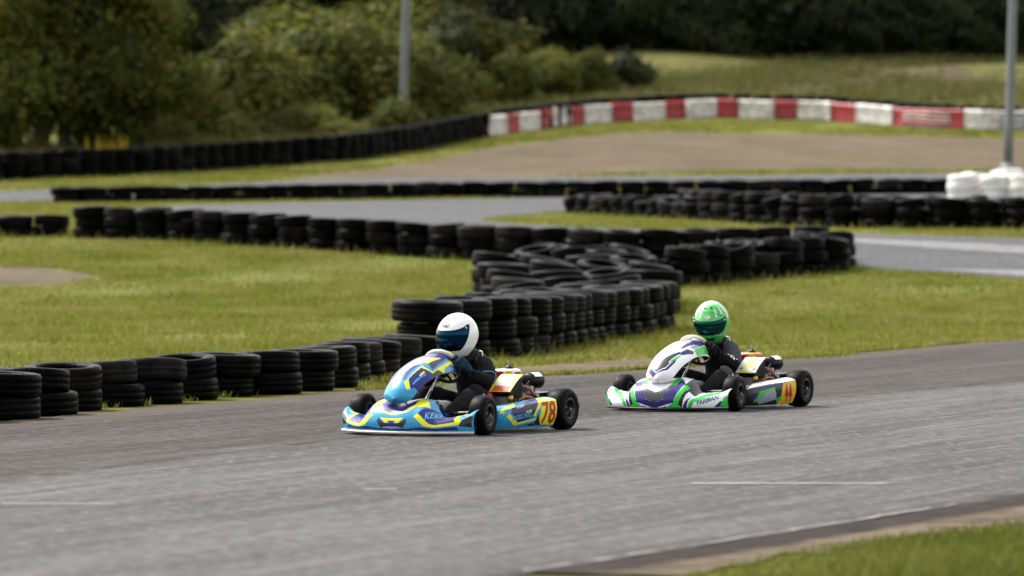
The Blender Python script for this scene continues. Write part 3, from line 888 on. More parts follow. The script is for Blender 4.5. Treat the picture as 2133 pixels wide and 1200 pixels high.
def blades(name, pts, h, w, mat, label, lean=0.5):
    n = len(pts)
    z = np.interp(pts[:, 1], KN, KZ)
    base = np.column_stack([pts, z])
    hh = h * rng.uniform(0.45, 1.3, n)
    a = rng.uniform(0, 6.28, n)
    d = np.column_stack([np.cos(a), np.sin(a), np.zeros(n)]) * (w * rng.uniform(0.6, 1.4, n))[:, None]
    l = rng.normal(0, lean, (n, 2)) * hh[:, None]
    v = np.empty((n, 3, 3))
    v[:, 0] = base - d; v[:, 1] = base + d
    v[:, 2] = base + np.column_stack([l, hh])
    me = raw_mesh(name, v.reshape(-1, 3), np.arange(3 * n).reshape(n, 3))
    o = link(name, me, M[mat])
    tag(o, label, 'grass', kind='stuff')
    return o

def scatter(poly, per_m2, holes=()):
    p = np.array(poly)
    lo, hi = p.min(0), p.max(0)
    n = int((hi - lo).prod() * per_m2)
    q = rng.uniform(lo, hi, (n, 2))
    def ins(pl, q):
        c = np.zeros(len(q), bool); j = len(pl) - 1
        for i in range(len(pl)):
            xi, yi = pl[i]; xj, yj = pl[j]
            if yi != yj:
                c ^= ((yi > q[:, 1]) != (yj > q[:, 1])) & (q[:, 0] < (xj - xi) * (q[:, 1] - yi) / (yj - yi) + xi)
            j = i
        return c
    k = ins([tuple(a) for a in p], q)
    for hl in holes: k &= ~ins(hl, q)
    q = q[k]
    # patchiness
    f = np.sin(q[:, 0] * 1.7 + 1) * np.sin(q[:, 1] * 0.9) + np.sin(q[:, 0] * 0.6 - q[:, 1] * 0.45)
    return q[rng.random(len(q)) < np.clip(0.66 + 0.34 * f, 0.08, 1)]

blades('near_grass', scatter([(0.63, 18.0), (1.02, 19.05), (1.52, 20.1), (2.33, 21.3), (3.4, 23.0), (4.2, 22.0), (3.2, 17.0), (0.4, 17.0)], 7000), 0.045, 0.004, 'grass_lush', 'bright mown grass beside the near edge of the track')
INF = [(-12, 32.5), (-3.55, 32.7), (-2.62, 34.8), (-1.45, 38.2), (-0.3, 41.0), (1.3, 43.7), (3.4, 48.7), (5.6, 54.2), (8.8, 60.4), (12, 63), (7.3, 67.6), (5.0, 70.2), (2.5, 73.0), (-1.3, 76), (-4.7, 79.8), (-7, 84), (-12, 84)]
blades('infield_grass', scatter(INF, 900, DIRT), 0.05, 0.009, 'grass', 'worn mown grass of the infield between the tyre rows')
blades('tongue_grass', scatter([(14, 75), (8.15, 76.6), (1.1, 80.8), (-0.5, 84.6), (-0.4, 87), (1.2, 93), (4.1, 98.4), (6.7, 100.4), (12, 103), (14, 103)], 350), 0.06, 0.014, 'grass', 'grass tongue inside the hairpin of the back road')
blades('verge_grass', scatter([(-13, 84), (-7.2, 85), (-8.5, 94), (-6.8, 99), (-3.7, 101.8), (1.4, 104.8), (4.6, 106.3), (12, 108.2), (14, 112.6), (1, 112.4), (-4, 111.8), (-8.4, 103.6), (-13, 99)], 320), 0.06, 0.014, 'grass', 'grass verge between the back road and the bank road')
blades('bank_grass', scatter([(-14, 107.5), (-9.0, 109.8), (-4.2, 114.8), (4, 116.4), (16, 119.5), (17, 138.5), (13.6, 138.7), (11, 141.6), (8, 144), (4.2, 143.6), (1.4, 140.8), (-1.1, 134.8), (-3.0, 127.5), (-7, 119.8), (-14, 111.5)], 160, DIRT[:1]), 0.09, 0.02, 'grass', 'grass on the bank below the barrier')
blades('slope_grass', scatter([(-1, 140), (2, 145), (6, 147.5), (9.5, 146.2), (12, 143), (18, 141.5), (20, 174), (0, 174), (-2, 160)], 95, []), 0.28, 0.035, 'grass_tall', 'dry grass slope between the barrier and the wood')
blades('long_grass', scatter([(-15, 113.5), (-9, 118), (-6.8, 121.9), (-4.6, 125), (-2.8, 129.8), (-0.9, 137), (-0.5, 146), (-4, 143), (-9, 134), (-15, 122)], 170), 0.55, 0.03, 'grass_tall', 'long dry grass between the black tyre wall and the bushes', 0.25)
fl = scatter([(-10.6, 119.0), (-9.6, 119.0), (-9.6, 120.6), (-10.6, 120.6)], 60)
blades('yellow_flowers', fl, 0.75, 0.05, 'petal', 'small patch of yellow flowers under the dark trees', 0.1)

# weeds growing round the feet of the tyre stacks
wp = []
for o in list(C.objects):
    if o.name.startswith('tyre_stack') and 44 < o.location.y < 92:
        n = 26
        a = rng.uniform(0, 6.28, n); rr = rng.uniform(0.28, 0.48, n)
        wp.append(np.column_stack([o.location.x + rr * np.cos(a), o.location.y + rr * np.sin(a)]))
blades('weeds', np.concatenate(wp), 0.13, 0.012, 'grass', 'weeds growing round the feet of the tyre stacks', 0.35)
tufts = []
for x, y in scatter(INF, 1.3, DIRT):
    n = 40
    tufts.append(np.column_stack([rng.normal(x, 0.16, n), rng.normal(y, 0.3, n)]))
tp = np.concatenate(tufts)
blades('rank_tufts', tp[(tp[:, 1] > 44)], 0.10, 0.012, 'grass', 'longer tufts standing up in the infield grass', 0.4)

def creep(line, n, spread, h, mat, label, name):
    d = dense(line, 0.05)
    d = np.array(d)[rng.integers(0, len(d), n)]
    clump = np.sin(d[:, 1] * 2.3) + np.sin(d[:, 1] * 0.7 + 1)
    off = np.abs(rng.normal(0, spread, n)) * np.clip(0.5 + 0.5 * clump, 0.05, 1.4)
    blades(name, np.column_stack([d[:, 0] + off * 0.75, d[:, 1] - off]) if mat == 'grass' else np.column_stack([d[:, 0] - off * 0.75, d[:, 1] + off]), h, 0.008, mat, label, 0.5)
creep(FAR[3:8], 4500, 0.11, 0.055, 'grass', 'ragged grass creeping over the far edge of the tarmac', 'creeping_grass')

# ------------------------------------------------------------------ liveries, painted in panel coordinates (u across or along, v up)
LIV = {
    'nose1': [
        ('PU', [(0.473, 0.819), (0.473, 0.55), (0.473, 0.3), (0.495, 0.344), (0.586, 0.394), (0.636, 0.619), (0.6, 0.994), (0.582, 1.0), (0.473, 1.0)]),
        ('NAVY', [(0.473, 0.544), (0.473, 0.463), (0.5, 0.481), (0.564, 0.531), (0.582, 0.6), (0.473, 1.0), (0.473, 0.831)]),  # shadow under the steering fairing, painted into the purple deck
        ('DK', [(0.491, 1.0), (0.555, 0.944), (0.595, 0.781), (0.582, 0.65)]),
        ('YE', [(0.473, 0.356), (0.491, 0.369), (0.582, 0.406), (0.627, 0.631), (0.6, 1.0), (0.673, 0.85), (0.723, 0.713), (0.686, 0.569), (0.645, 0.544), (0.595, 0.369), (0.495, 0.338), (0.473, 0.325)]),
        ('PU', [(0.473, 0.181), (0.518, 0.206), (0.532, 0.213), (0.527, 0.156), (0.55, 0.138), (0.582, 0.2), (0.545, 0.081), (0.473, 0.069)]),
        ('YE', [(0.473, 0.25), (0.586, 0.244), (0.55, 0.15), (0.518, 0.156), (0.532, 0.206), (0.473, 0.2)]),
        ('DK', [(0.6, 0.244), (0.614, 0.175), (0.582, 0.05), (0.536, 0.081)]),
        ('LV', [(0.473, 0.075), (0.536, 0.081), (0.577, 0.062), (0.473, 0.056)]),
        ('YE', [(0.655, 0.294), (0.673, 0.363), (0.755, 0.256), (0.864, 0.375), (0.932, 0.4), (0.936, 0.25), (0.723, 0.113)]),
        ('PU', [(0.677, 0.363), (0.7, 0.556), (0.727, 0.731), (0.755, 0.938), (0.836, 0.963), (0.886, 0.994), (0.932, 0.388), (0.755, 0.256)]),
        ('PU', [(0.473, 0.038), (0.623, 0.05), (0.914, 0.163), (0.923, 0.038), (0.473, 0.006)]),
        ('YE', [(0.886, 0.556), (0.882, 0.95), (0.914, 1.0), (0.973, 0.85), (0.955, 0.8), (0.905, 0.906), (0.914, 0.575), (0.936, 0.35), (0.927, 0.275), (0.9, 0.35)]),
        ('BK', [(0.945, 0.588), (0.995, 0.463), (0.991, 0.094), (0.923, 0.188)]),
        ('NAVY', [(0.759, 0.294), (0.791, 0.537), (0.891, 0.537), (0.9, 0.381), (0.859, 0.344)]),
    ],
    'fair1': [
        ('LV', [(0.159, 0.219), (0.3, 0.338), (0.395, 0.562), (0.527, 0.681), (0.686, 0.713), (0.691, 0.537), (0.559, 0.475), (0.473, 0.312), (0.455, 0.275), (0.273, 0.256)]),  # sky glare along the fairing ridge, painted in as lavender
        ('WH', [(0.168, 0.238), (0.318, 0.325), (0.409, 0.531), (0.532, 0.613), (0.641, 0.65), (0.541, 0.513), (0.477, 0.388), (0.377, 0.281)]),  # white core of the painted sky glare
        ('CY', [(0.0, 0.163), (0.0, 0.263), (0.136, 0.269), (0.455, 0.275), (0.632, 0.275), (0.786, 0.2), (0.909, 0.25), (0.945, 0.169), (0.005, 0.0), (0.0, 0.075)]),
        ('CY', [(0.609, 0.269), (0.645, 0.469), (0.682, 0.544), (0.768, 0.581), (0.891, 0.556), (0.786, 0.856), (0.841, 0.888), (0.936, 0.537), (0.745, 0.513), (0.695, 0.306)]),
        ('YE', [(0.641, 0.269), (0.682, 0.294), (0.709, 0.519), (0.759, 0.513), (0.923, 0.544), (0.827, 0.9), (0.859, 0.938), (0.914, 0.938), (0.886, 0.888), (0.927, 0.719), (1.0, 0.663), (0.923, 0.613), (0.945, 0.531), (0.768, 0.494), (0.695, 0.312), (0.859, 0.225), (0.786, 0.2)]),
        ('PU', [(0.7, 0.319), (0.736, 0.5), (0.786, 0.488), (0.936, 0.525), (0.909, 0.419), (0.886, 0.238), (0.859, 0.231)]),
        ('NAVY', [(0.709, 0.319), (0.741, 0.494), (0.782, 0.481), (0.755, 0.4), (0.741, 0.3)]),
        ('YE', [(0.818, 0.406), (0.823, 0.475), (0.85, 0.469), (0.845, 0.4)]),
        ('CY', [(0.823, 0.294), (0.868, 0.456), (0.891, 0.456), (0.855, 0.281)]),
        ('DK', [(0.773, 0.569), (0.768, 0.788), (0.75, 0.825), (0.782, 0.825), (0.845, 0.575)]),
        ('YE', [(0.686, 0.562), (0.691, 0.719), (0.755, 0.781), (0.75, 0.581)]),
        ('PU', [(0.505, 0.65), (0.405, 0.831), (0.609, 0.894), (0.777, 0.9), (0.745, 0.819), (0.673, 0.744)]),
        ('DK', [(0.941, 0.519), (0.927, 0.613), (1.0, 0.663), (0.991, 0.531)]),
        ('CY', [(0.932, 0.713), (0.895, 0.881), (0.955, 0.894), (1.0, 0.681)]),
        ('BK', [(1.0, 0.681), (0.959, 0.9), (1.0, 0.888), (1.0, 0.688)]),
    ],
    'pod1': [
        ('YE', [(0.018, 0.594), (0.036, 0.719), (0.136, 0.812), (0.382, 0.9), (0.255, 0.725), (0.059, 0.656), (0.05, 0.575)]),
        ('NAVY', [(0.15, 0.556), (0.2, 0.7), (0.436, 0.825), (0.814, 0.963), (0.659, 0.675), (0.564, 0.319), (0.295, 0.188)]),
        ('DK', [(0.386, 0.638), (0.555, 0.694), (0.545, 0.613), (0.391, 0.562)]),
        ('LV', [(0.264, 0.719), (0.445, 0.769), (0.391, 0.656), (0.264, 0.631)]),
        ('YE', [(0.082, 0.425), (0.123, 0.506), (0.295, 0.188), (0.636, 0.275), (0.609, 0.213), (0.25, 0.094)]),
        ('YE', [(0.864, 1.0), (1.0, 0.731), (1.0, 0.056), (0.75, 0.069), (0.677, 0.213), (0.714, 0.581), (0.709, 0.6), (0.627, 0.394), (0.586, 0.312), (0.559, 0.356), (0.664, 0.688)]),
        ('CY', [(0.609, 0.312), (0.618, 0.438), (0.7, 0.575), (0.718, 0.562), (0.645, 0.294)]),
        ('BK', [(0.6, 0.081), (0.655, 0.369), (0.705, 0.169), (0.764, 0.05)]),
        ('NAVY', [(0.441, 0.075), (0.595, 0.138), (0.618, 0.05)]),
    ],
    'nose2': [
        ('GR', [(0.6, 0.531), (0.609, 0.725), (0.509, 1.0), (0.6, 0.95), (0.659, 0.794), (0.636, 0.519)]),
        ('GY', [(0.473, 0.319), (0.473, 0.306), (0.586, 0.431), (0.6, 0.506), (0.645, 0.537), (0.568, 0.163), (0.473, 0.062)]),
        ('VI', [(0.473, 0.056), (0.568, 0.163), (0.641, 0.531), (0.65, 0.812), (0.709, 0.619), (0.65, 0.088), (0.514, 0.0), (0.473, 0.0)]),
        ('GR', [(0.714, 0.606), (0.745, 0.6), (0.686, 0.05), (0.714, 0.0), (0.586, 0.0), (0.65, 0.088)]),
        ('BK', [(0.559, 0.0), (0.605, 0.044), (0.586, 0.0), (0.527, 0.0)]),
        ('BK', [(0.686, 0.05), (0.745, 0.588), (0.768, 0.769), (0.714, 0.006)]),
        ('VI', [(0.714, 0.0), (0.764, 0.319), (0.782, 0.537), (0.745, 0.0)]),
        ('GR', [(0.75, 0.0), (0.786, 0.388), (0.873, 0.856), (0.895, 0.588), (0.814, 0.356), (0.777, 0.0)]),
        ('GR', [(0.773, 0.231), (0.859, 0.494), (0.923, 1.0), (0.973, 0.925), (0.973, 0.888), (0.914, 0.588), (0.791, 0.231)]),
        ('BK', [(0.8, 0.263), (0.927, 0.562), (0.982, 0.738), (0.986, 0.669), (0.927, 0.525), (0.795, 0.219)]),
        ('VI', [(0.768, 0.794), (0.827, 1.0), (0.9, 1.0), (0.877, 0.869), (0.795, 0.863)]),
        ('VI', [(0.918, 0.019), (0.959, 0.225), (0.977, 0.2), (0.959, 0.019)]),
        ('GR', [(0.955, 0.019), (0.982, 0.381), (1.0, 0.394), (1.0, 0.006)]),
    ],
    'fair2': [
        ('GY', [(0.259, 0.2), (0.473, 0.138), (0.7, 0.225), (0.745, 0.281), (0.709, 0.312), (0.782, 0.431), (0.768, 0.5), (0.641, 0.4), (0.468, 0.3)]),
        ('VI', [(0.1, 0.2), (0.214, 0.225), (0.468, 0.119), (0.718, 0.219), (0.755, 0.275), (0.823, 0.388), (0.818, 0.456), (0.841, 0.319), (0.786, 0.2), (0.486, 0.106), (0.332, 0.038)]),
        ('GR', [(0.75, 0.281), (0.732, 0.331), (0.836, 0.469), (0.836, 0.394)]),
        ('VI', [(0.764, 0.438), (0.805, 0.581), (0.909, 0.638), (0.945, 0.6), (0.859, 0.475)]),
        ('LV', [(0.8, 0.625), (0.786, 0.731), (0.855, 0.825), (0.873, 0.663)]),
        ('GR', [(0.882, 0.656), (0.845, 0.95), (0.977, 1.0), (0.995, 0.638)]),
        ('VI', [(0.705, 0.537), (0.641, 0.819), (0.814, 1.0), (0.855, 0.819), (0.786, 0.731), (0.75, 0.544)]),
        ('GY', [(0.345, 0.694), (0.382, 0.819), (0.564, 0.869), (0.664, 0.769), (0.523, 0.663)]),
        ('BK', [(0.386, 0.263), (0.4, 0.294), (0.436, 0.288), (0.423, 0.256)]),
        ('BK', [(0.473, 0.263), (0.482, 0.288), (0.509, 0.288), (0.505, 0.256)]),
    ],
    'pod2': [
        ('WH', [(0.032, 0.756), (0.327, 0.988), (0.627, 1.0), (1.0, 0.9), (1.0, 0.688), (0.995, 0.694), (0.75, 0.694), (0.414, 0.756), (0.114, 0.75)]),
        ('VI', [(0.036, 0.325), (0.182, 0.581), (0.605, 0.75), (0.595, 0.644), (0.186, 0.506), (0.095, 0.181)]),
        ('GR', [(0.091, 0.144), (0.191, 0.519), (0.523, 0.588), (0.527, 0.506), (0.286, 0.444), (0.164, 0.156)]),
        ('LV', [(0.164, 0.156), (0.295, 0.444), (0.523, 0.506), (0.586, 0.181), (0.25, 0.05)]),
        ('OC', [(0.723, 0.663), (1.0, 0.681), (1.0, 0.038), (0.655, 0.0), (0.673, 0.263), (0.682, 0.5)]),
        ('GR', [(0.582, 0.206), (0.691, 0.288), (0.7, 0.119), (0.632, 0.044)]),
    ],
}
TXT1 = [
    ('lettering', 'nose', 'KEEL', (0.7545, 0.6312), (0.064, 0.562), (-0.018, 0.163), 'letter_cyan', 0.25, 0.02),
    ('number', 'pod', '78', (0.8522, 0.389), (0.25, -0.025), (-0.013, 0.607), 'letter_red', 0.0, 0.02),
    ('lettering', 'pod', 'KEELING', (0.3568, 0.3765), (0.346, 0.062), (-0.009, 0.144), 'letter_cyan', 0.2, 0.015),
    ('lettering', 'pod', 'ALFIE', (0.4648, 0.5018), (0.109, 0.012), (0.004, 0.081), 'letter_yellow', 0.2, 0.03),
    ('lettering', 'fair', 'KEELING', (0.8625, 0.3705), (0.045, 0.168), (-0.041, 0.012), 'letter_cyan', 0.2, 0.02),
]
TXT2 = [
    ('lettering', 'nose', 'PARMAN', (0.8805, 0.3092), (0.131, 0.25), (-0.009, 0.213), 'letter_teal', 0.15, 0.03),
    ('number', 'pod', '44', (0.8272, 0.3532), (0.172, -0.013), (-0.063, 0.538), 'letter_red', 0.1, 0.02),
]

# ------------------------------------------------------------------ karts
def text_tris(txt, shear=0.0, bold=0.0):
    cu = bpy.data.curves.new('lettering', 'FONT'); cu.body = txt; cu.size = 1.0; cu.shear = shear; cu.offset = bold
    cu.align_x = 'CENTER'; cu.align_y = 'CENTER'; cu.resolution_u = 3
    o = bpy.data.objects.new('lettering', cu)
    me = bpy.data.meshes.new_from_object(o)
    bm = bmesh.new(); bm.from_mesh(me)
    bmesh.ops.triangulate(bm, faces=bm.faces[:])
    for _ in range(2):
        bmesh.ops.subdivide_edges(bm, edges=[e_ for e_ in bm.edges if e_.calc_length() > 0.12], cuts=1, use_grid_fill=False)
        bmesh.ops.triangulate(bm, faces=bm.faces[:])
    bm.to_mesh(me); bm.free()
    vs = [(v.co.x, v.co.y) for v in me.vertices]; fs = [tuple(p.vertices) for p in me.polygons]
    bpy.data.objects.remove(o); bpy.data.curves.remove(cu); bpy.data.meshes.remove(me)
    w = max(v[0] for v in vs) - min(v[0] for v in vs); h = max(v[1] for v in vs) - min(v[1] for v in vs)
    cx = (max(v[0] for v in vs) + min(v[0] for v in vs)) / 2; cy = (max(v[1] for v in vs) + min(v[1] for v in vs)) / 2
    return [((x - cx) / w, (y - cy) / h) for x, y in vs], fs       # unit box centred on 0

def panel(name, S, nu, nv, base, polys, parent, sym=False, thick=0.004, mat='livery', inner='black_plastic'):
    """painted shell: S(u, v) gives the surface, polys paint it in (u, v)"""
    vs = [S(i / nu, j / nv) for j in range(nv + 1) for i in range(nu + 1)]
    fs, cols = [], []
    pre = [(c, p, min(a[0] for a in p), max(a[0] for a in p), min(a[1] for a in p), max(a[1] for a in p)) for c, p in polys]
    for j in range(nv):
        for i in range(nu):
            fs.append((j * (nu + 1) + i, j * (nu + 1) + i + 1, (j + 1) * (nu + 1) + i + 1, (j + 1) * (nu + 1) + i))
            u, v = (i + 0.5) / nu, (j + 0.5) / nv
            c = base
            us = (u, 1 - u) if sym else (u,)
            for col, p, u0, u1, v0, v1 in pre:
                for q in us:
                    if u0 <= q <= u1 and v0 <= v <= v1 and inside(p, q, v): c = col
            cols.append(c)
    nf = len(fs)
    off = len(vs)
    # inner skin
    nrm = []
    for j in range(nv + 1):
        for i in range(nu + 1):
            a = Vector(vs[j * (nu + 1) + min(i + 1, nu)]) - Vector(vs[j * (nu + 1) + max(i - 1, 0)])
            b2 = Vector(vs[min(j + 1, nv) * (nu + 1) + i]) - Vector(vs[max(j - 1, 0) * (nu + 1) + i])
            n = a.cross(b2)
            nrm.append(n.normalized() if n.length > 1e-9 else Vector((0, 0, 1)))
    vs2 = [Vector(p) - n * thick for p, n in zip(vs, nrm)]
    fs2 = [tuple(off + k for k in f[::-1]) for f in fs]
    rim = []
    W1 = nu + 1
    for i in range(nu):
        rim.append((i + 1, i, off + i, off + i + 1)); t = nv * W1
        rim.append((t + i, t + i + 1, off + t + i + 1, off + t + i))
    for j in range(nv):
        a, b2 = j * W1, (j + 1) * W1
        rim.append((a, b2, off + b2, off + a)); rim.append((b2 + nu, a + nu, off + a + nu, off + b2 + nu))
    o = mesh(name, list(vs) + vs2, fs + fs2 + rim, M[mat], parent, True)
    o.data.materials.append(M[inner])
    o.data.polygons.foreach_set('material_index', [0] * nf + [1] * nf + [0] * len(rim))
    at_ = o.data.attributes.new('paint', 'FLOAT_COLOR', 'FACE')
    rc = [cols[min(nf - 1, k % nf)] for k in range(len(rim))]
    arr = np.array([(*c, 1) for c in cols] + [(0.01, 0.01, 0.01, 1)] * nf + [(0.3, 0.3, 0.32, 1)] * len(rim), dtype=np.float32)
    at_.data.foreach_set('color', arr.ravel())
    return o

def decal(name, S, txt, uv, du, dv, mat, parent, shear=0.0, bold=0.0, lift=0.003):
    """flat print following a panel: uv = centre, du/dv = width and height vectors in panel coordinates"""
    p2, fs = text_tris(txt, shear, bold)
    out = []
    e = 1e-3
    for x, y in p2:
        u = min(0.999, max(0.001, uv[0] + du[0] * x + dv[0] * y)); v = min(0.999, max(0.001, uv[1] + du[1] * x + dv[1] * y))
        p = Vector(S(u, v)); a = Vector(S(u + e, v)) - Vector(S(u - e, v)); b2 = Vector(S(u, v + e)) - Vector(S(u, v - e))
        out.append(p + a.cross(b2).normalized() * lift)
    return mesh(name, out, fs, M[mat], parent)

def smooth_interp(x, xp, fp):
    """cosine-eased interpolation"""
    x = abs(x)
    for k in range(len(xp) - 1):
        if x <= xp[k + 1]:
            t = (x - xp[k]) / (xp[k + 1] - xp[k]); t = t * t * (3 - 2 * t)
            return fp[k] + (fp[k + 1] - fp[k]) * t
    return fp[-1]

def cr(pts, t):
    """Catmull-Rom through pts, t in 0..1"""
    n = len(pts) - 1
    s = min(n - 1e-6, max(0.0, t * n)); k = int(s); f = s - k
    P = lambda i: Vector(pts[min(n, max(0, i))])
    a, b2, c, d = P(k - 1), P(k), P(k + 1), P(k + 2)
    return 0.5 * ((2 * b2) + (c - a) * f + (2 * a - 5 * b2 + 4 * c - d) * f * f + (3 * b2 - a - 3 * c + d) * f ** 3)

# --- shapes of the bodywork, in kart coordinates: x forward from the rear axle, y to the driver's left, z up
def nose_shape(kind):
    if kind == 1:
        hx, hz = [0, 0.10, 0.175, 0.295, 0.42, 0.50], [0.225, 0.238, 0.232, 0.118, 0.135, 0.172]
        rx_, rr = [0, 0.17, 0.28, 0.50], [1.15, 1.17, 1.20, 1.125]
    else:
        hx, hz = [0, 0.11, 0.20, 0.30, 0.42, 0.50], [0.238, 0.248, 0.236, 0.138, 0.145, 0.170]
        rx_, rr = [0, 0.19, 0.29, 0.50], [1.13, 1.15, 1.19, 1.12]
    def S(u, v):
        y = (u - 0.5) * 0.99                            # u = 1 is the driver's left
        ay = abs(y) / 0.99
        xf = 1.42 - 0.22 * (ay / 0.5) ** 2.3
        zt = smooth_interp(ay, hx, hz)
        xr = min(smooth_interp(ay, rx_, rr), xf - 0.06)
        P0 = Vector((xf - 0.015, y, 0.032)); P1 = Vector((xf + 0.035, y, 0.02 + 0.62 * zt)); P2 = Vector((xr + (xf - xr) * 0.55, y, zt * 0.98)); P3 = Vector((xr, y, zt))
        q = 1 - v
        return q ** 3 * P0 + 3 * q * q * v * P1 + 3 * q * v * v * P2 + v ** 3 * P3
    return S

def fairing_S(u, v):
    t = u * 2 - 1                                       # t = 1 is the driver's left
    c = cr([(1.385, 0, 0.240), (1.345, 0, 0.318), (1.222, 0, 0.418), (1.05, 0, 0.488), (0.87, 0, 0.520), (0.75, 0, 0.528)], v)
    w = 0.100 + 0.052 * min(1, v * 2.2) + 0.010 * v
    if v < 0.2: w *= 0.03 + 0.97 * math.sqrt(max(0.0, 1 - (1 - v / 0.2) ** 2))
    drop = (0.03 + 0.115 * v) * (abs(t) ** 2.3)
    back = 0.05 * (1 - v) * abs(t) ** 2
    flare = 0.10 * max(0.0, v - 0.75) / 0.25 * abs(t) ** 1.5
    return Vector((c.x - back + flare * 0.6, t * w * (1 - 0.06 * abs(t)), c.z - drop))

def pod_S(side):
    def S(u, v):                                        # u = 0 front end, v = 0 bottom
        x = 0.80 - 0.575 * u
        yo = 0.475 + 0.105 * u ** 0.8
        if u < 0.07: yo -= 0.05 * (1 - u / 0.07) ** 2
        h = 0.155 + 0.052 * u
        a = v * 1.18
        if a < 0.8:
            q = a / 0.8
            yy = yo + 0.012 * math.sin(math.pi * q) - 0.03 * (1 - q) ** 2; z = 0.03 + (h - 0.03) * q
        else:
            q = (a - 0.8) / 0.38
            yy = yo - 0.11 * q ** 1.3; z = h + 0.018 * math.sin(min(1, q) * math.pi * 0.6)
        if u < 0.07: z = 0.03 + (z - 0.03) * (0.9 + 0.1 * u / 0.07)
        p = Vector((x, yy * side, z))
        return p
    if side > 0: return S
    return lambda u, v: S(1 - u, v)

KTYRE_F = [(0.064, -0.045), (0.070, -0.052), (0.095, -0.056), (0.115, -0.054), (0.126, -0.044), (0.130, -0.020), (0.1305, 0.0), (0.130, 0.020), (0.126, 0.044), (0.115, 0.054), (0.095, 0.056), (0.070, 0.052), (0.064, 0.045)]
def kart_tyre(w, r):
    k = w / 0.112
    return [(0.064 + (a - 0.064) * (r - 0.064) / (0.1305 - 0.064), h * k) for a, h in KTYRE_F]
def rim_prof(w):
    k = w / 2
    return [(0.012, k * 0.62), (0.022, k * 0.62), (0.024, k * 0.30), (0.046, k * 0.26), (0.054, k * 0.55), (0.060, k * 0.90), (0.068, k * 0.97), (0.070, k * 0.90), (0.062, k * 0.8), (0.056, 0.0), (0.062, -k * 0.8), (0.070, -k * 0.9), (0.066, -k * 0.97), (0.056, -k * 0.8), (0.04, -k * 0.2), (0.012, -k * 0.2)]

MESHC = {}
def wheel(parent, x, y, r, w, steer=0.0):
    t = empty('wheel', (x, y, r), steer); t.parent = parent
    key = (r, w)
    if key not in MESHC:
        tm = lathe_mesh('tyre', kart_tyre(w, r), 44, 'Y'); tm.materials.append(M['kart_rubber'])
        rm = lathe_mesh('rim', rim_prof(w), 30, 'Y'); rm.materials.append(M['black_gloss'])
        nm = lathe_mesh('hub_nut', [(0, w * 0.5), (0.010, w * 0.5), (0.012, w * 0.28), (0.020, w * 0.27)], 6, 'Y'); nm.materials.append(M['chrome'])
        ring = lathe_mesh('rim_edge', [(0.0685, w * 0.478), (0.0715, w * 0.49), (0.0745, w * 0.478)], 36, 'Y'); ring.materials.append(M['dark_metal'])
        for mm in (tm, rm, ring): mm.polygons.foreach_set('use_smooth', [True] * len(mm.polygons))
        MESHC[key] = (tm, rm, nm, ring)
    for nme, me in zip(('tyre', 'rim', 'hub_nut', 'rim_edge'), MESHC[key]):
        o = bpy.data.objects.new(nme, me); C.objects.link(o); o.parent = t
        if y < 0: o.rotation_euler = (0, 0, math.pi)
    return t

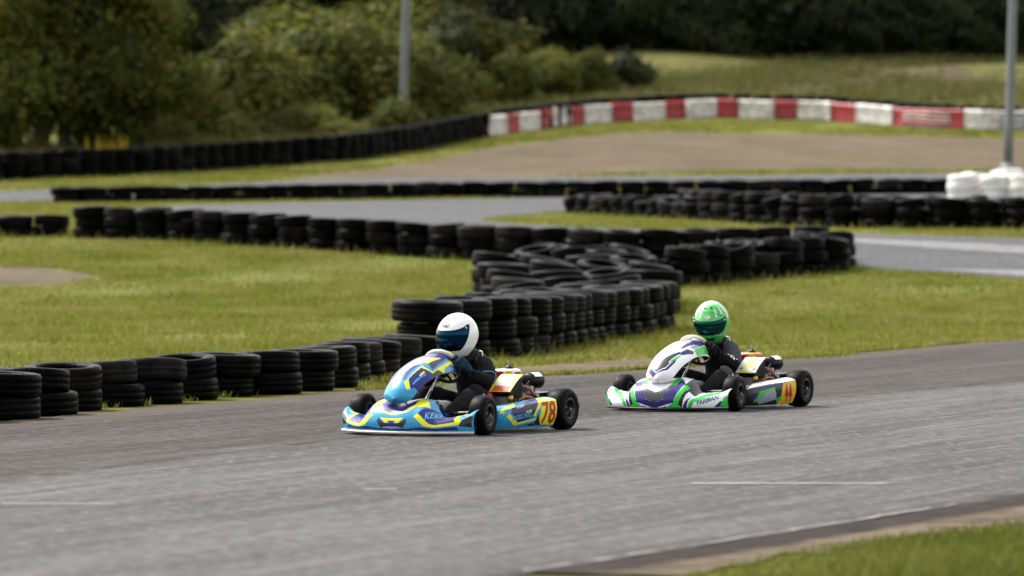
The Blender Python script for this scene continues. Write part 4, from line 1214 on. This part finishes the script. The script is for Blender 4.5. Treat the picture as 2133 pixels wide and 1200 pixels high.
def make_kart(spec):
    k = empty('racing_kart', spec['loc'], R(270 - spec['theta'])); k.scale = (0.955, 0.955, 0.955)
    tag(k, spec['label'], 'go-kart', 'racing karts on the track')
    P = spec
    # chassis
    box('floor_tray', (0.80, 0, 0.040), (0.72, 0.50, 0.006), M['dark_metal'], k, 0.002)
    for s in (1, -1):
        tube('chassis_rail', [(-0.10, 0.30 * s, 0.055), (0.30, 0.30 * s, 0.055), (0.55, 0.24 * s, 0.055), (0.85, 0.27 * s, 0.055), (1.12, 0.20 * s, 0.06), (1.22, 0.12 * s, 0.065)], 0.015, M[P['frame']], k)
        tube('pod_bar', [(0.25, 0.28 * s, 0.06), (0.26, 0.46 * s, 0.06), (0.40, 0.465 * s, 0.07), (0.68, 0.44 * s, 0.07), (0.70, 0.27 * s, 0.06)], 0.010, M['dark_metal'], k)
        tube('bumper_bar', [(1.16, 0.19 * s, 0.12), (1.27, 0.15 * s, 0.13), (1.30, 0.0, 0.13)], 0.009, M['chrome'], k)
        tube('steering_arm', [(0.95, 0.06 * s, 0.13), (0.98, 0.38 * s, 0.15)], 0.007, M['chrome'], k)
        tube('stub_axle', [(1.0, 0.26 * s, 0.10), (1.0, 0.34 * s, 0.125), (1.0, 0.44 * s, 0.13)], 0.013, M['alloy'], k)
        tube('nose_stay', [(1.0, 0.25 * s, 0.06), (1.12, 0.36 * s, 0.10), (1.13, 0.46 * s, 0.125)], 0.008, M['chrome'], k)
        box('pedal', (1.08, 0.15 * s, 0.16), (0.014, 0.05, 0.13), M['alloy'], k, 0.003, (0, R(18), 0))
    tube('cross_tube', [(0.56, -0.24, 0.055), (0.56, 0.24, 0.055)], 0.014, M[P['frame']], k)
    tube('rear_axle', [(0, -0.50, 0.14), (0, 0.50, 0.14)], 0.018, M['chrome'], k)
    lathe('brake_disc', [(0.02, -0.004), (0.085, -0.004), (0.085, 0.004), (0.02, 0.004)], M['alloy'], k, 30, 'Y', True, (0, -0.15, 0.14))
    lathe('sprocket', [(0.02, -0.003), (0.095, -0.003), (0.095, 0.003), (0.02, 0.003)], M['dark_metal'], k, 30, 'Y', True, (0, 0.20, 0.14))
    wheel(k, 1.0, 0.452, 0.1305, 0.112, R(P['steer'])); wheel(k, 1.0, -0.452, 0.1305, 0.112, R(P['steer']))
    wheel(k, 0.0, 0.50, 0.14, 0.145); wheel(k, 0.0, -0.50, 0.14, 0.145)
    # rear bumper
    tube('rear_bumper', [(-0.16, -0.53, 0.15), (-0.185, -0.48, 0.15), (-0.195, 0, 0.15), (-0.185, 0.48, 0.15), (-0.16, 0.53, 0.15)], 0.028, M['black_plastic'], k, 12)
    # seat
    def seat_S(u, v):
        t = u * 2 - 1
        c = cr([(0.52, 0, 0.085), (0.40, 0, 0.058), (0.24, 0, 0.062), (0.13, 0, 0.14), (0.075, 0, 0.27), (0.04, 0, 0.40)], v)
        w = 0.185
        up = 0.16 * abs(t) ** 3 * (1 - 0.6 * v)
        fw = 0.13 * abs(t) ** 3 * v
        return Vector((c.x + fw, t * w, c.z + up))
    panel('seat', seat_S, 18, 20, (0.012, 0.012, 0.013), [], k, False, 0.006)
    # bodywork
    NS = nose_shape(P['nose_kind'])
    panel('nose_cone', NS, 220, 84, P['nose_base'], P['nose'], k, True, 0.004)
    lip = [Vector(NS(i / 24, 0.0)) + Vector((0.012, 0, -0.008)) for i in range(25)]
    tube('bumper_lip', lip, 0.009, M[P['lip']], k, 8)
    for uu, s in ((1.0, 1), (0.0, -1)):                 # closed ends of the nose
        pr = [Vector(NS(uu, j / 14)) for j in range(15)]
        cpt = Vector((1.10, 0.475 * s, 0.05))
        vs = pr + [cpt]
        o = mesh('nose_end', [v + Vector((0, -0.004 * s, 0)) for v in vs], [(j, j + 1, 15) for j in range(14)], M['black_plastic'], k)
        fix_normals(o.data)
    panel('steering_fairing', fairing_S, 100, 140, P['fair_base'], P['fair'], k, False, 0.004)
    tube('fairing_stay', [(0.80, 0.0, 0.40), (0.9, 0, 0.47)], 0.008, M['chrome'], k)
    tube('fairing_stay', [(1.2, 0.0, 0.13), (1.24, 0, 0.25), (1.26, 0, 0.32)], 0.008, M['chrome'], k)
    for s in (1, -1):
        panel('side_pod', pod_S(s), 150, 56, P['pod_base'], P['pod'] if s > 0 else [(c, [(1 - a, b2) for a, b2 in p]) for c, p in P['pod']], k, False, 0.005)
    for (nm, which, txt, uv, du, dv, mt, sh, bo) in P['text']:
        decal(nm, {'pod': pod_S(1), 'nose': NS, 'fair': fairing_S}[which], txt, uv, du, dv, mt, k, sh, bo)
    # steering
    ctr = Vector((0.725, 0.005, 0.435)); ax = Vector((0.80, 0, -0.60)); up = Vector((0.60, 0, 0.80)); lat = Vector((0, 1, 0))
    st = empty('steering_wheel'); st.parent = k
    roll = R(P['wheel_roll'])
    rim_pts = []
    for i in range(36):
        a = 2 * math.pi * i / 36
        rx = 0.128
        rim_pts.append(ctr + lat * rx * math.cos(a) + up * 0.125 * math.sin(a))
    tube('rim_top', rim_pts[4:15], 0.0165, M[P['rim_mat']], st, 10)
    tube('rim', rim_pts[14:] + rim_pts[:5], 0.0155, M['black_plastic'], st, 10)
    for a in (R(15) + roll, R(165) + roll, R(270) + roll):
        tube('spoke', [ctr + ax * 0.025, ctr + (lat * math.cos(a) + up * math.sin(a)) * 0.124], 0.009, M['black_plastic'], st, 8)
    lathe('hub', [(0, -0.012), (0.035, -0.012), (0.035, 0.03), (0, 0.03)], M['black_plastic'], st, 16, 'X', False, ctr, (0, math.atan2(0.60, 0.80), 0))
    tube('steering_column', [ctr + ax * 0.02, (1.02, 0, 0.16), (1.06, 0, 0.10)], 0.010, M['chrome'], k)
    box('fuel_tank', (0.80, 0, 0.13), (0.20, 0.17, 0.16), M[P['tank_mat']], k, 0.035, seg=3, taper=(0.8, 0.9), smooth=True)
    # engine beside the seat
    e = empty('engine'); e.parent = k
    box('crankcase', (0.28, 0.275, 0.165), (0.20, 0.15, 0.17), M['cast_grey'], e, 0.015)
    for j in range(6):
        box('cooling_fin', (0.37 + 0.016 * j, 0.285, 0.165), (0.005, 0.15 - 0.006 * j, 0.13), M['alloy'], e, 0.001, seg=1)
    vs = [(0.475, 0.215, 0.262), (0.475, 0.365, 0.262), (0.305, 0.365, 0.368), (0.305, 0.215, 0.368), (0.465, 0.215, 0.240), (0.465, 0.365, 0.240), (0.295, 0.365, 0.215), (0.295, 0.215, 0.215)]
    o = mesh('cooling_shroud', vs, [(4, 5, 1, 0), (5, 6, 2, 1), (6, 7, 3, 2), (7, 4, 0, 3), (7, 6, 5, 4), (0, 1, 2, 3)], M['black_plastic'], e); fix_normals(o.data)
    def SS(u, v):
        b2 = Vector((0.480, 0.372, 0.264)); a = Vector((0.480, 0.208, 0.264)); d = Vector((0.300, 0.372, 0.3755)); c = Vector((0.300, 0.208, 0.3755))
        p = (a * (1 - u) + b2 * u) * (1 - v) + (c * (1 - u) + d * u) * v
        return p + Vector((0.004, 0, 0.007)) * math.sin(math.pi * v)
    panel('shroud_cover', SS, 40, 40, P['cover_base'], P['cover'], e, False, 0.003)
    tank = box('petrol_tank', (0.20, 0.21, 0.365), (0.12, 0.13, 0.085), M[P['tank2']], e, 0.022, seg=3, smooth=True)
    lathe('filler_cap', [(0, 0.0), (0.028, 0.0), (0.028, 0.012), (0.014, 0.016), (0.010, 0.026), (0, 0.027)], M['black_plastic'], tank, 14, 'Z', False, (0.0, 0.0, 0.042))
    for j, (yy, zz, cc) in enumerate([(0.03, 0.005, 'letter_yellow'), (-0.035, 0.0, 'letter_red')]):
        box('sticker', (0.0605, yy, zz), (0.002, 0.045, 0.05), M[cc], tank, 0.0)
    box('sticker', (0.0, 0.0655, 0.0), (0.08, 0.002, 0.045), M['letter_red'], tank, 0.0)
    af = lathe('air_filter', [(0, 0.065), (0.040, 0.065), (0.046, 0.058), (0.052, 0.05), (0.052, -0.06), (0.046, -0.072), (0, -0.072)], M['black_plastic'], e, 24, 'X', False, (0.06, 0.315, 0.325), (0, 0, R(-12)))
    wr = []
    for j in range(2):
        for q in range(9):
            a = R(-58 + 116 * q / 8)
            wr.append(Vector((0.028 - 0.078 * j, math.sin(a) * 0.0545, math.cos(a) * 0.0545)))
    o = mesh('filter_wrap', wr, [(q, q + 1, 9 + q + 1, 9 + q) for q in range(8)], M[P['wrap']], af, True)
    box('carburettor', (0.14, 0.30, 0.25), (0.10, 0.09, 0.09), M['alloy'], e, 0.012)
    tube('intake_pipe', [(0.10, 0.31, 0.21), (0.07, 0.315, 0.26), (0.06, 0.315, 0.29)], 0.022, M['dark_metal'], e)
    lathe('clutch_drum', [(0, 0.06), (0.045, 0.06), (0.052, 0.05), (0.052, -0.06), (0, -0.06)], M['black_plastic'], e, 22, 'X', False, (0.17, 0.335, 0.19))
    tube('exhaust_pipe', [(0.42, 0.25, 0.17), (0.44, 0.33, 0.14), (0.40, 0.38, 0.11), (0.20, 0.385, 0.09), (0.05, 0.36, 0.10)], 0.016, M['dark_metal'], e)
    tube('fuel_line', [(0.39, 0.35, 0.24), (0.40, 0.365, 0.19), (0.39, 0.36, 0.15), (0.36, 0.36, 0.11)], 0.006, M['copper_pipe'], e, 8)
    tube('spark_lead', [(0.42, 0.30, 0.21), (0.46, 0.34, 0.235), (0.43, 0.36, 0.25), (0.38, 0.37, 0.23)], 0.006, M['black_plastic'], e, 8)
    lathe('oil_filter', [(0, -0.03), (0.032, -0.03), (0.034, 0.03), (0, 0.034)], M['red_paint'], e, 18, 'X', False, (0.52, 0.225, 0.225))
    tube('throttle_cable', [(0.14, 0.34, 0.28), (0.22, 0.375, 0.33), (0.34, 0.385, 0.27), (0.46, 0.36, 0.16), (0.62, 0.28, 0.09)], 0.004, M['black_plastic'], e, 6)
    tube('breather_hose', [(0.26, 0.20, 0.27), (0.24, 0.30, 0.305), (0.18, 0.36, 0.27), (0.13, 0.37, 0.21)], 0.008, M['red_paint'], e, 8)
    tube('header_pipe', [(0.36, 0.36, 0.20), (0.30, 0.385, 0.225), (0.22, 0.39, 0.215), (0.16, 0.385, 0.17)], 0.013, M['copper_pipe'], e, 10)
    lathe('ignition_coil', [(0, -0.025), (0.02, -0.025), (0.022, 0.02), (0.012, 0.028), (0, 0.03)], M['brass'], e, 14, 'Z', False, (0.44, 0.35, 0.215))
    lathe('recoil_housing', [(0.012, 0.02), (0.045, 0.016), (0.062, 0.0), (0.064, -0.02)], M['alloy'], e, 22, 'Y', False, (0.28, 0.362, 0.17))
    for q in range(6):
        a = q * math.pi / 3
        lathe('bolt', [(0, 0.006), (0.005, 0.006), (0.006, 0)], M['chrome'], e, 6, 'Y', False, (0.28 + 0.052 * math.cos(a), 0.366, 0.17 + 0.052 * math.sin(a)))
    vs = [(0.12, 0.40, 0.245), (-0.08, 0.40, 0.25), (-0.08, 0.27, 0.25), (0.12, 0.27, 0.245), (0.12, 0.405, 0.19), (-0.08, 0.405, 0.17)]
    o = mesh('chain_guard', [Vector(v) for v in vs] + [Vector(v) + Vector((0, -0.004, -0.004)) for v in vs], [(0, 1, 2, 3), (0, 4, 5, 1), (6, 9, 8, 7), (6, 7, 11, 10), (2, 1, 7, 8), (3, 2, 8, 9), (0, 3, 9, 6), (0, 6, 10, 4), (4, 10, 11, 5), (5, 11, 7, 1)], M['black_gloss'], e); fix_normals(o.data)
    return k

# ------------------------------------------------------------------ drivers
def skinned(name, verts, edges, radii, root, mat, parent, sub=2):
    me = bpy.data.meshes.new(name); me.from_pydata([tuple(v) for v in verts], edges, []); me.update()
    o = bpy.data.objects.new(name, me); C.objects.link(o)
    md = o.modifiers.new('skin', 'SKIN'); md.use_smooth_shade = True
    sv = me.skin_vertices[0].data
    for i, r in enumerate(radii):
        sv[i].radius = (r, r) if isinstance(r, float) else r
        sv[i].use_root = (i == root)
    ss = o.modifiers.new('sub', 'SUBSURF'); ss.levels = sub; ss.render_levels = sub
    dg = bpy.context.evaluated_depsgraph_get(); dg.update()
    m2 = bpy.data.meshes.new_from_object(o.evaluated_get(dg))
    bpy.data.objects.remove(o); bpy.data.meshes.remove(me)
    m2.name = name
    return link(name, m2, mat, parent, True)

def helmet_S(theta, phi, g=0.0):
    """theta: azimuth from straight ahead, phi: elevation"""
    cx, cy, cz = math.cos(phi) * math.cos(theta), math.cos(phi) * math.sin(theta), math.sin(phi)
    x = cx * (0.150 if cx > 0 else 0.145); y = cy * 0.124; z = cz * (0.140 if cz > 0 else 0.150)
    if z < 0:
        k = min(1, -z / 0.12)
        if cx > 0: x *= 1 + 0.22 * k * cx                # chin bar
        else: x *= 1 - 0.22 * k
        y *= 1 - 0.10 * k * k
    p = Vector((x, y, z))
    return p * (1 + g / 0.135)

def make_driver(spec, kart):
    t = empty('person', kart.location, kart.rotation_euler.z); t.scale = kart.scale
    tag(t, spec['label'], 'person', 'kart drivers')
    V = [(0.25, 0, 0.17), (0.285, 0, 0.28), (0.355, 0, 0.385), (0.42, 0, 0.47), (0.475, 0, 0.54), (0.51, 0, 0.615),
         (0.395, 0.105, 0.455), (0.425, 0.16, 0.425), (0.52, 0.225, 0.335), (0.61, 0.205, 0.36), (0.675, 0.18, 0.392),
         (0.395, -0.105, 0.455), (0.425, -0.16, 0.425), (0.52, -0.225, 0.335), (0.61, -0.205, 0.36), (0.675, -0.18, 0.392),
         (0.29, 0.095, 0.155), (0.47, 0.155, 0.205), (0.66, 0.195, 0.255), (0.85, 0.185, 0.175), (0.99, 0.165, 0.115),
         (0.29, -0.095, 0.155), (0.47, -0.155, 0.205), (0.66, -0.195, 0.255), (0.85, -0.185, 0.175), (0.99, -0.165, 0.115)]
    E_ = [(0, 1), (1, 2), (2, 3), (3, 4), (4, 5), (2, 6), (6, 7), (7, 8), (8, 9), (9, 10), (2, 11), (11, 12), (12, 13), (13, 14), (14, 15), (0, 16), (16, 17), (17, 18), (18, 19), (19, 20), (0, 21), (21, 22), (22, 23), (23, 24), (24, 25)]
    Rr = [0.125, 0.122, 0.118, 0.075, 0.058, 0.080, 0.080, 0.066, 0.052, 0.046, 0.034, 0.080, 0.066, 0.052, 0.046, 0.034, 0.085, 0.075, 0.064, 0.050, 0.040, 0.085, 0.075, 0.064, 0.050, 0.040]
    body = skinned('body', V, E_, Rr, 0, M['suit_black'], t, 3)
    from mathutils import noise as mnoise                # creases of the race suit
    bm = bmesh.new(); bm.from_mesh(body.data); bm.normal_update()
    for v in bm.verts:
        p = v.co
        k_ = mnoise.noise(Vector((p.x * 34, p.y * 34, p.z * 60))) * 0.55 + mnoise.noise(Vector((p.x * 15 + 7, p.y * 15, p.z * 26))) * 0.75
        v.co = p + v.normal * (abs(k_) * -0.014 + 0.005)
    bm.to_mesh(body.data); bm.free()
    body.data.materials.append(M['suit_grey']); body.data.materials.append(M['letter_white'])
    for p in body.data.polygons:                         # panels and printed stripes
        c = p.center
        if spec['trim']:
            if 0.098 < abs(c.y) < 0.112 and c.z > 0.47: p.material_index = 1
        else:
            if abs(c.y) > 0.10 and c.z > 0.345 and c.x < 0.54: p.material_index = 1
            if abs(c.y) > 0.15 and 0.555 < c.x < 0.62 and int(c.x * 130) % 2 and c.z > 0.365: p.material_index = 2
    # collar
    cp = [Vector((0.445 + 0.078 * math.cos(a), 0.085 * math.sin(a), 0.497 - 0.03 * math.cos(a))) for a in [2 * math.pi * i / 20 for i in range(20)]]
    tube('collar', cp, 0.024, M['suit_black'], t, 8, True)
    for s in (1, -1):                                    # piping round the sleeve, stripe on the shoulder
        if spec['trim']:
            a0, a1 = Vector((0.425, 0.16 * s, 0.425)), Vector((0.52, 0.225 * s, 0.335))
            c = a0.lerp(a1, 0.72); d = (a1 - a0).normalized(); x, y = frame_at(d)
            tube('piping', [c + (x * math.cos(q) + y * math.sin(q)) * 0.0545 + d * 0.006 * math.sin(3 * q) for q in [2 * math.pi * i / 24 for i in range(24)]], 0.0045, M['blue_trim'], t, 6, True)
        tube('shoulder_seam', [(0.36, 0.075 * s, 0.530), (0.40, 0.115 * s, 0.528), (0.445, 0.145 * s, 0.500)], 0.004, M['letter_white' if s > 0 else 'suit_black'], t, 6)
        # boots
        skinned('boot', [(0.985, 0.165 * s, 0.125), (1.00, 0.165 * s, 0.085), (1.045, 0.163 * s, 0.125), (1.07, 0.16 * s, 0.20)], [(0, 1), (1, 2), (2, 3)], [0.043, 0.040, 0.036, 0.026], 1, M[spec['boot']], t)
        # knee pad
        lathe('knee_pad', [(0, 0.028), (0.022, 0.026), (0.042, 0.014), (0.052, 0.0)], M[spec['knee']], t, 18, 'Z', False, (0.665, 0.222 * s, 0.285), (R(-38 * s), R(15), 0))
    # woven emblems on the legs
    for (x0, dx, rr) in spec['leg_emblem']:
        v, f = tube_data([Vector((rr * math.cos(q), rr * 1.25 * math.sin(q), 0)) for q in [2 * math.pi * i / 16 for i in range(16)]], rr * 0.22, 5, True)
        o = mesh('emblem', v, f, M['letter_white'], t, True)
        o.location = (x0, 0.252, 0.262 + dx); o.rotation_euler = (R(-62), R(28), 0)
    # gloves closed round the rim
    ctr = Vector((0.725, 0.005, 0.435)); up = Vector((0.60, 0, 0.80)); lat = Vector((0, 1, 0)); nrm = Vector((-0.80, 0, 0.60))
    for s in (1, -1):
        a = R(6) if s > 0 else R(174)
        a += R(spec['wheel_roll'])
        Pp = ctr + lat * 0.128 * math.cos(a) + up * 0.125 * math.sin(a)
        rd = (lat * math.cos(a) + up * math.sin(a)).normalized()
        tg = (up * math.cos(a) - lat * math.sin(a)).normalized() * s     # towards the top of the wheel
        wrist = Vector((0.672, 0.186 * s, 0.393))
        palm = Pp + rd * 0.018 + nrm * 0.030 - tg * 0.004
        vs = [wrist, wrist.lerp(palm, 0.5), palm]; es = [(0, 1), (1, 2)]; rs = [0.031, 0.029, 0.026]
        for off, ln in ((0.030, 0.92), (0.010, 1.05), (-0.011, 1.0), (-0.031, 0.82)):
            b0 = len(vs)
            vs += [Pp + tg * off + rd * 0.030 + nrm * 0.012, Pp + tg * off + rd * 0.030 * ln - nrm * 0.014, Pp + tg * off + rd * 0.008 - nrm * 0.029 * ln, Pp + tg * off - rd * 0.016 * ln - nrm * 0.022]
            es += [(2, b0), (b0, b0 + 1), (b0 + 1, b0 + 2), (b0 + 2, b0 + 3)]
            rs += [0.0115, 0.0105, 0.0100, 0.0085]
        b0 = len(vs)
        vs += [Pp + tg * 0.028 + nrm * 0.026 + rd * 0.006, Pp + tg * 0.046 + nrm * 0.020 - rd * 0.010, Pp + tg * 0.052 + nrm * 0.004 - rd * 0.022]
        es += [(2, b0), (b0, b0 + 1), (b0 + 1, b0 + 2)]; rs += [0.0125, 0.0110, 0.0090]
        skinned('glove', vs, es, rs, 2, M[spec['glove']], t, 1)
    # helmet
    h = empty('helmet', spec['head'], 0); h.parent = t
    h.scale = spec['hscale']; h.rotation_euler = (R(spec['roll']), R(spec['pitch']), R(spec['yaw']))
    eye = spec['eye']                                    # eyeport in (azimuth, elevation)
    nu, nv = 168, 104
    vs, fs, cols, mi = [], [], [], []
    PH0, PH1 = R(-58), R(90)
    for j in range(nv + 1):
        for i in range(nu):
            vs.append(helmet_S(2 * math.pi * i / nu, PH0 + (PH1 - PH0) * j / nv))
    for j in range(nv):
        for i in range(nu):
            fs.append((j * nu + i, j * nu + (i + 1) % nu, (j + 1) * nu + (i + 1) % nu, (j + 1) * nu + i))
            th = math.degrees(2 * math.pi * (i + 0.5) / nu); th = th - 360 if th > 180 else th
            ph = math.degrees(PH0 + (PH1 - PH0) * (j + 0.5) / nv)
            cols.append(spec['paint'](th, ph))
    # bottom closing ring
    b0 = len(vs); vs.append(Vector((0, 0, helmet_S(0, PH0).z + 0.01)))
    for i in range(nu): fs.append((i, b0, (i + 1) % nu)); cols.append((0.01, 0.01, 0.01))
    sh = mesh('shell', vs, fs, M[spec['shell_mat']], h, True); fix_normals(sh.data)
    at_ = sh.data.attributes.new('paint', 'FLOAT_COLOR', 'FACE')
    at_.data.foreach_set('color', np.array([(*c, 1) for c in cols], dtype=np.float32).ravel())
    def patch(name, az0, az1, lo, hi, g, mat, n=40, m_=14, par=h):
        pv, pf = [], []
        for j in range(m_ + 1):
            for i in range(n + 1):
                az = az0 + (az1 - az0) * i / n
                ph = lo(az) + (hi(az) - lo(az)) * j / m_
                edge = min(j, m_ - j, i * 2, (n - i) * 2) / 2.0
                pv.append(helmet_S(R(az), R(ph), g * min(1, 0.3 + edge)))
        for j in range(m_):
            for i in range(n): pf.append((j * (n + 1) + i, j * (n + 1) + i + 1, (j + 1) * (n + 1) + i + 1, (j + 1) * (n + 1) + i))
        o = mesh(name, pv, pf, M[mat], par, True)
        return o
    A = eye['half']
    hi = lambda az: eye['top'] + eye['rise'] * (abs(az) / A) ** 3
    def lo(az):
        q = abs(az) / A
        return eye['bot'] + (hi(A) - 6 - eye['bot']) * max(0.0, (q - 0.62) / 0.38) ** 1.6
    vz = patch('visor', -A, A, lo, hi, 0.0045, spec['visor'], 56, 16)
    patch('visor_seal', -A - 1.5, A + 1.5, lambda az: lo(max(-A, min(A, az))) - 1.6, lambda az: hi(max(-A, min(A, az))) + 1.6, 0.0022, 'black_plastic', 56, 16)
    for s in (1, -1):
        for (az, ph) in ((A - 4, hi(A) - 2.5), (A - 14, hi(A - 14) - 5)):
            p = helmet_S(R(az * s), R(ph), 0.006)
            o = lathe('visor_screw', [(0, 0.003), (0.0055, 0.003), (0.0065, 0)], M['chrome'], vz, 10, 'Z', False, p)
            o.rotation_euler = p.to_track_quat('Z', 'Y').to_euler()
        p = helmet_S(R(64 * s), R(-30), 0.001)
    # chin vent, brow vents and neck roll
    patch('chin_vent', -22, 22, lambda az: -41, lambda az: -33 + abs(az) * 0.05, 0.006, spec['vent'], 16, 5)
    for s in (1, -1): patch('brow_vent', 16 * s - 7, 16 * s + 7, lambda az: 49, lambda az: 55, 0.005, spec['vent'], 8, 4)
    tube('neck_roll', [Vector((helmet_S(a, PH0).x * 0.97, helmet_S(a, PH0).y * 0.97, helmet_S(a, PH0).z - 0.004)) for a in [2 * math.pi * i / 30 for i in range(30)]], 0.010, M['black_plastic'], h, 8, True)
    def stick(name, txt, az, ph, w, hgt, mat, g=0.0022, rot=0.0, sh_=0.0, bold=0.0):
        p2, f2 = text_tris(txt, sh_, bold) if isinstance(txt, str) else txt
        c, s_ = math.cos(R(rot)), math.sin(R(rot))
        pts = []
        for x, y in p2:
            x, y = x * w, y * hgt
            pts.append(helmet_S(R(az + (x * c - y * s_)), R(ph + (x * s_ + y * c)), g))
        return mesh(name, pts, f2, M[mat], h)
    ring_o = [(0.5 * math.cos(2 * math.pi * i / 28), 0.5 * math.sin(2 * math.pi * i / 28)) for i in range(28)]
    disc = (ring_o, [tuple(range(28))])
    ring = (ring_o + [(x * 0.9, y * 0.86) for x, y in ring_o], [(i, (i + 1) % 28, 28 + (i + 1) % 28, 28 + i) for i in range(28)])
    for (txt, az, ph, w, hh, mt, g, rot, sh_, bo) in spec['stickers']:
        stick('emblem', {'@disc': disc, '@ring': ring}.get(txt, txt), az, ph, w, hh, mt, g, rot, sh_, bo)
    return t

CY, PU, YE, NAVY, DK, WH = (0.030, 0.27, 0.48), (0.020, 0.018, 0.155), (0.74, 0.70, 0.010), (0.005, 0.009, 0.085), (0.03, 0.03, 0.032), (0.78, 0.78, 0.8)
GR, VI, GY, BK, TL = (0.024, 0.45, 0.045), (0.019, 0.017, 0.145), (0.035, 0.035, 0.038), (0.012, 0.012, 0.014), (0.03, 0.30, 0.38)
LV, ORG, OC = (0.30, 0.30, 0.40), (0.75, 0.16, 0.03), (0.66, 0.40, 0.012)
COL = dict(CY=CY, PU=PU, YE=YE, NAVY=NAVY, DK=DK, WH=WH, GR=GR, VI=VI, GY=GY, BK=BK, TL=TL, LV=LV, ORG=ORG, OC=OC)
def liv(key): return [(COL[c], p) for c, p in LIV.get(key, [])]

K1 = dict(loc=(-0.104, 30.95, 0.006), theta=28.6, steer=5, label='blue, yellow and purple racing kart with number 78 on its side pod', frame='chrome', nose_kind=1,
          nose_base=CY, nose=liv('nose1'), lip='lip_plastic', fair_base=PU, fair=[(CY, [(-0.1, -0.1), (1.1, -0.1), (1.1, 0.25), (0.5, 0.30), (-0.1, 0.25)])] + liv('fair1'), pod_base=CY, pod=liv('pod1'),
          cover_base=(0.8, 0.72, 0.1), cover=[((0.72, 0.10, 0.03), [(0.1, 0.02), (0.9, 0.02), (0.85, 0.3), (0.15, 0.3)]), ((0.82, 0.8, 0.72), [(0.14, 0.3), (0.86, 0.3), (0.86, 0.92), (0.14, 0.92)]), ((0.72, 0.2, 0.1), [(0.0, 0.9), (0.3, 0.97), (0.0, 1.0)])],
          tank2='letter_white', wrap='letter_white', rim_mat='cream_suede', wheel_roll=8, tank_mat='lip_plastic', text=TXT1)
K2 = dict(loc=(1.635, 34.65, 0.006), theta=28.6, steer=6, label='white, green and violet racing kart with a yellow number panel', frame='chrome', nose_kind=2,
          nose_base=WH, nose=[(GY, [(0.705, 0.5), (0.80, 0.52), (0.80, 1.02), (0.705, 1.02)])] + liv('nose2'), lip='black_plastic', fair_base=WH, fair=liv('fair2'), pod_base=BK, pod=liv('pod2'),
          cover_base=(0.75, 0.72, 0.66), cover=[((0.8, 0.72, 0.2), [(0.2, 0.3), (0.8, 0.3), (0.8, 0.9), (0.2, 0.9)]), ((0.45, 0.6, 0.03), [(0.15, 0.0), (0.85, 0.0), (0.85, 0.12), (0.15, 0.12)]), ((0.05, 0.07, 0.3), [(0.05, 0.16), (0.3, 0.2), (0.2, 0.3)]), ((0.05, 0.07, 0.3), [(0.75, 0.14), (0.95, 0.18), (0.85, 0.32)])],
          tank2='tank_orange', wrap='letter_white', rim_mat='cream_suede', wheel_roll=-4, tank_mat='tan_pad', text=TXT2)
kart1 = make_kart(K1)
kart2 = make_kart(K2)

def paint_white(th, ph): return (0.82, 0.82, 0.8)
def paint_green(th, ph):
    c = (0.035, 0.42, 0.06)
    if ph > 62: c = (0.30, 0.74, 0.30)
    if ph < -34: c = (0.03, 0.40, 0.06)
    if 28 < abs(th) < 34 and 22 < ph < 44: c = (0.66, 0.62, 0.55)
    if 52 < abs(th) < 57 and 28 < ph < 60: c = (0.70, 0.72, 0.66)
    if 36 < abs(th) < 48 and -32 < ph < -24: c = (0.05, 0.06, 0.06)
    if abs(ph - (30 + 9 * math.cos(R(th * 2.6)))) < 0.8 and abs(th) > 12: c = (0.01, 0.09, 0.02)
    if abs(ph - (64 + 5 * math.sin(R(th * 4)))) < 0.8: c = (0.012, 0.12, 0.03)
    if abs(abs(th) - (40 + 0.25 * ph)) < 1.1 and 18 < ph < 60: c = (0.01, 0.10, 0.02)
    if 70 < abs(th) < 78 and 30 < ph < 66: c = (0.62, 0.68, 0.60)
    if 12 < abs(th) < 34 and -34 < ph < -31: c = (0.012, 0.10, 0.02)
    if 100 < abs(th) < 150 and -10 < ph < 30: c = (0.10, 0.55, 0.35)
    return c
make_driver(dict(label='kart driver in black suit and plain white helmet gripping the wheel', trim=True, leg_emblem=[(0.66, -0.012, 0.014), (0.63, -0.02, 0.014)], sleeve=None, boot='boot_blue', knee='suit_black', glove='glove_blue', wheel_roll=8,
                 hscale=(1.05, 1.04, 1.07), head=(0.525, 0.0, 0.636), yaw=-12, pitch=6, roll=-2, eye=dict(half=86, top=18, bot=-32, rise=17), paint=paint_white, shell_mat='helmet_white', visor='visor_blue', vent='helmet_white',
                 stickers=[('@ring', 3, 33, 36, 14, 'letter_black', 0.0022, 0, 0, 0), ('Arai', 3, 33, 25, 9, 'letter_black', 0.0022, 0, 0.25, 0.03)]), kart1)
make_driver(dict(label='kart driver in grey-sleeved black suit and bright green helmet', trim=False, leg_emblem=[(0.655, -0.008, 0.026), (0.655, -0.010, 0.013)], sleeve='suit_grey', boot='suit_black', knee='suit_grey', glove='suit_black', wheel_roll=-4,
                 hscale=(1.08, 1.07, 1.14), head=(0.515, 0.028, 0.640), yaw=16, pitch=10, roll=3, eye=dict(half=72, top=11, bot=-23, rise=8), paint=paint_green, shell_mat='helmet_green', visor='visor_green', vent='helmet_green',
                 stickers=[('@disc', 0, 24, 20, 10, 'letter_white', 0.002, 0, 0, 0), ('BELL', 0, 24, 13, 5, 'letter_red', 0.0028, 0, 0.3, 0.02)]
                 + [('@disc', a, p, 3.4, 1.8, 'letter_black', 0.002, 0, 0, 0) for a, p in ((-10, 38), (8, 38), (-5, 50), (9, 56), (-18, 58), (28, 58), (0, 68))]), kart2)
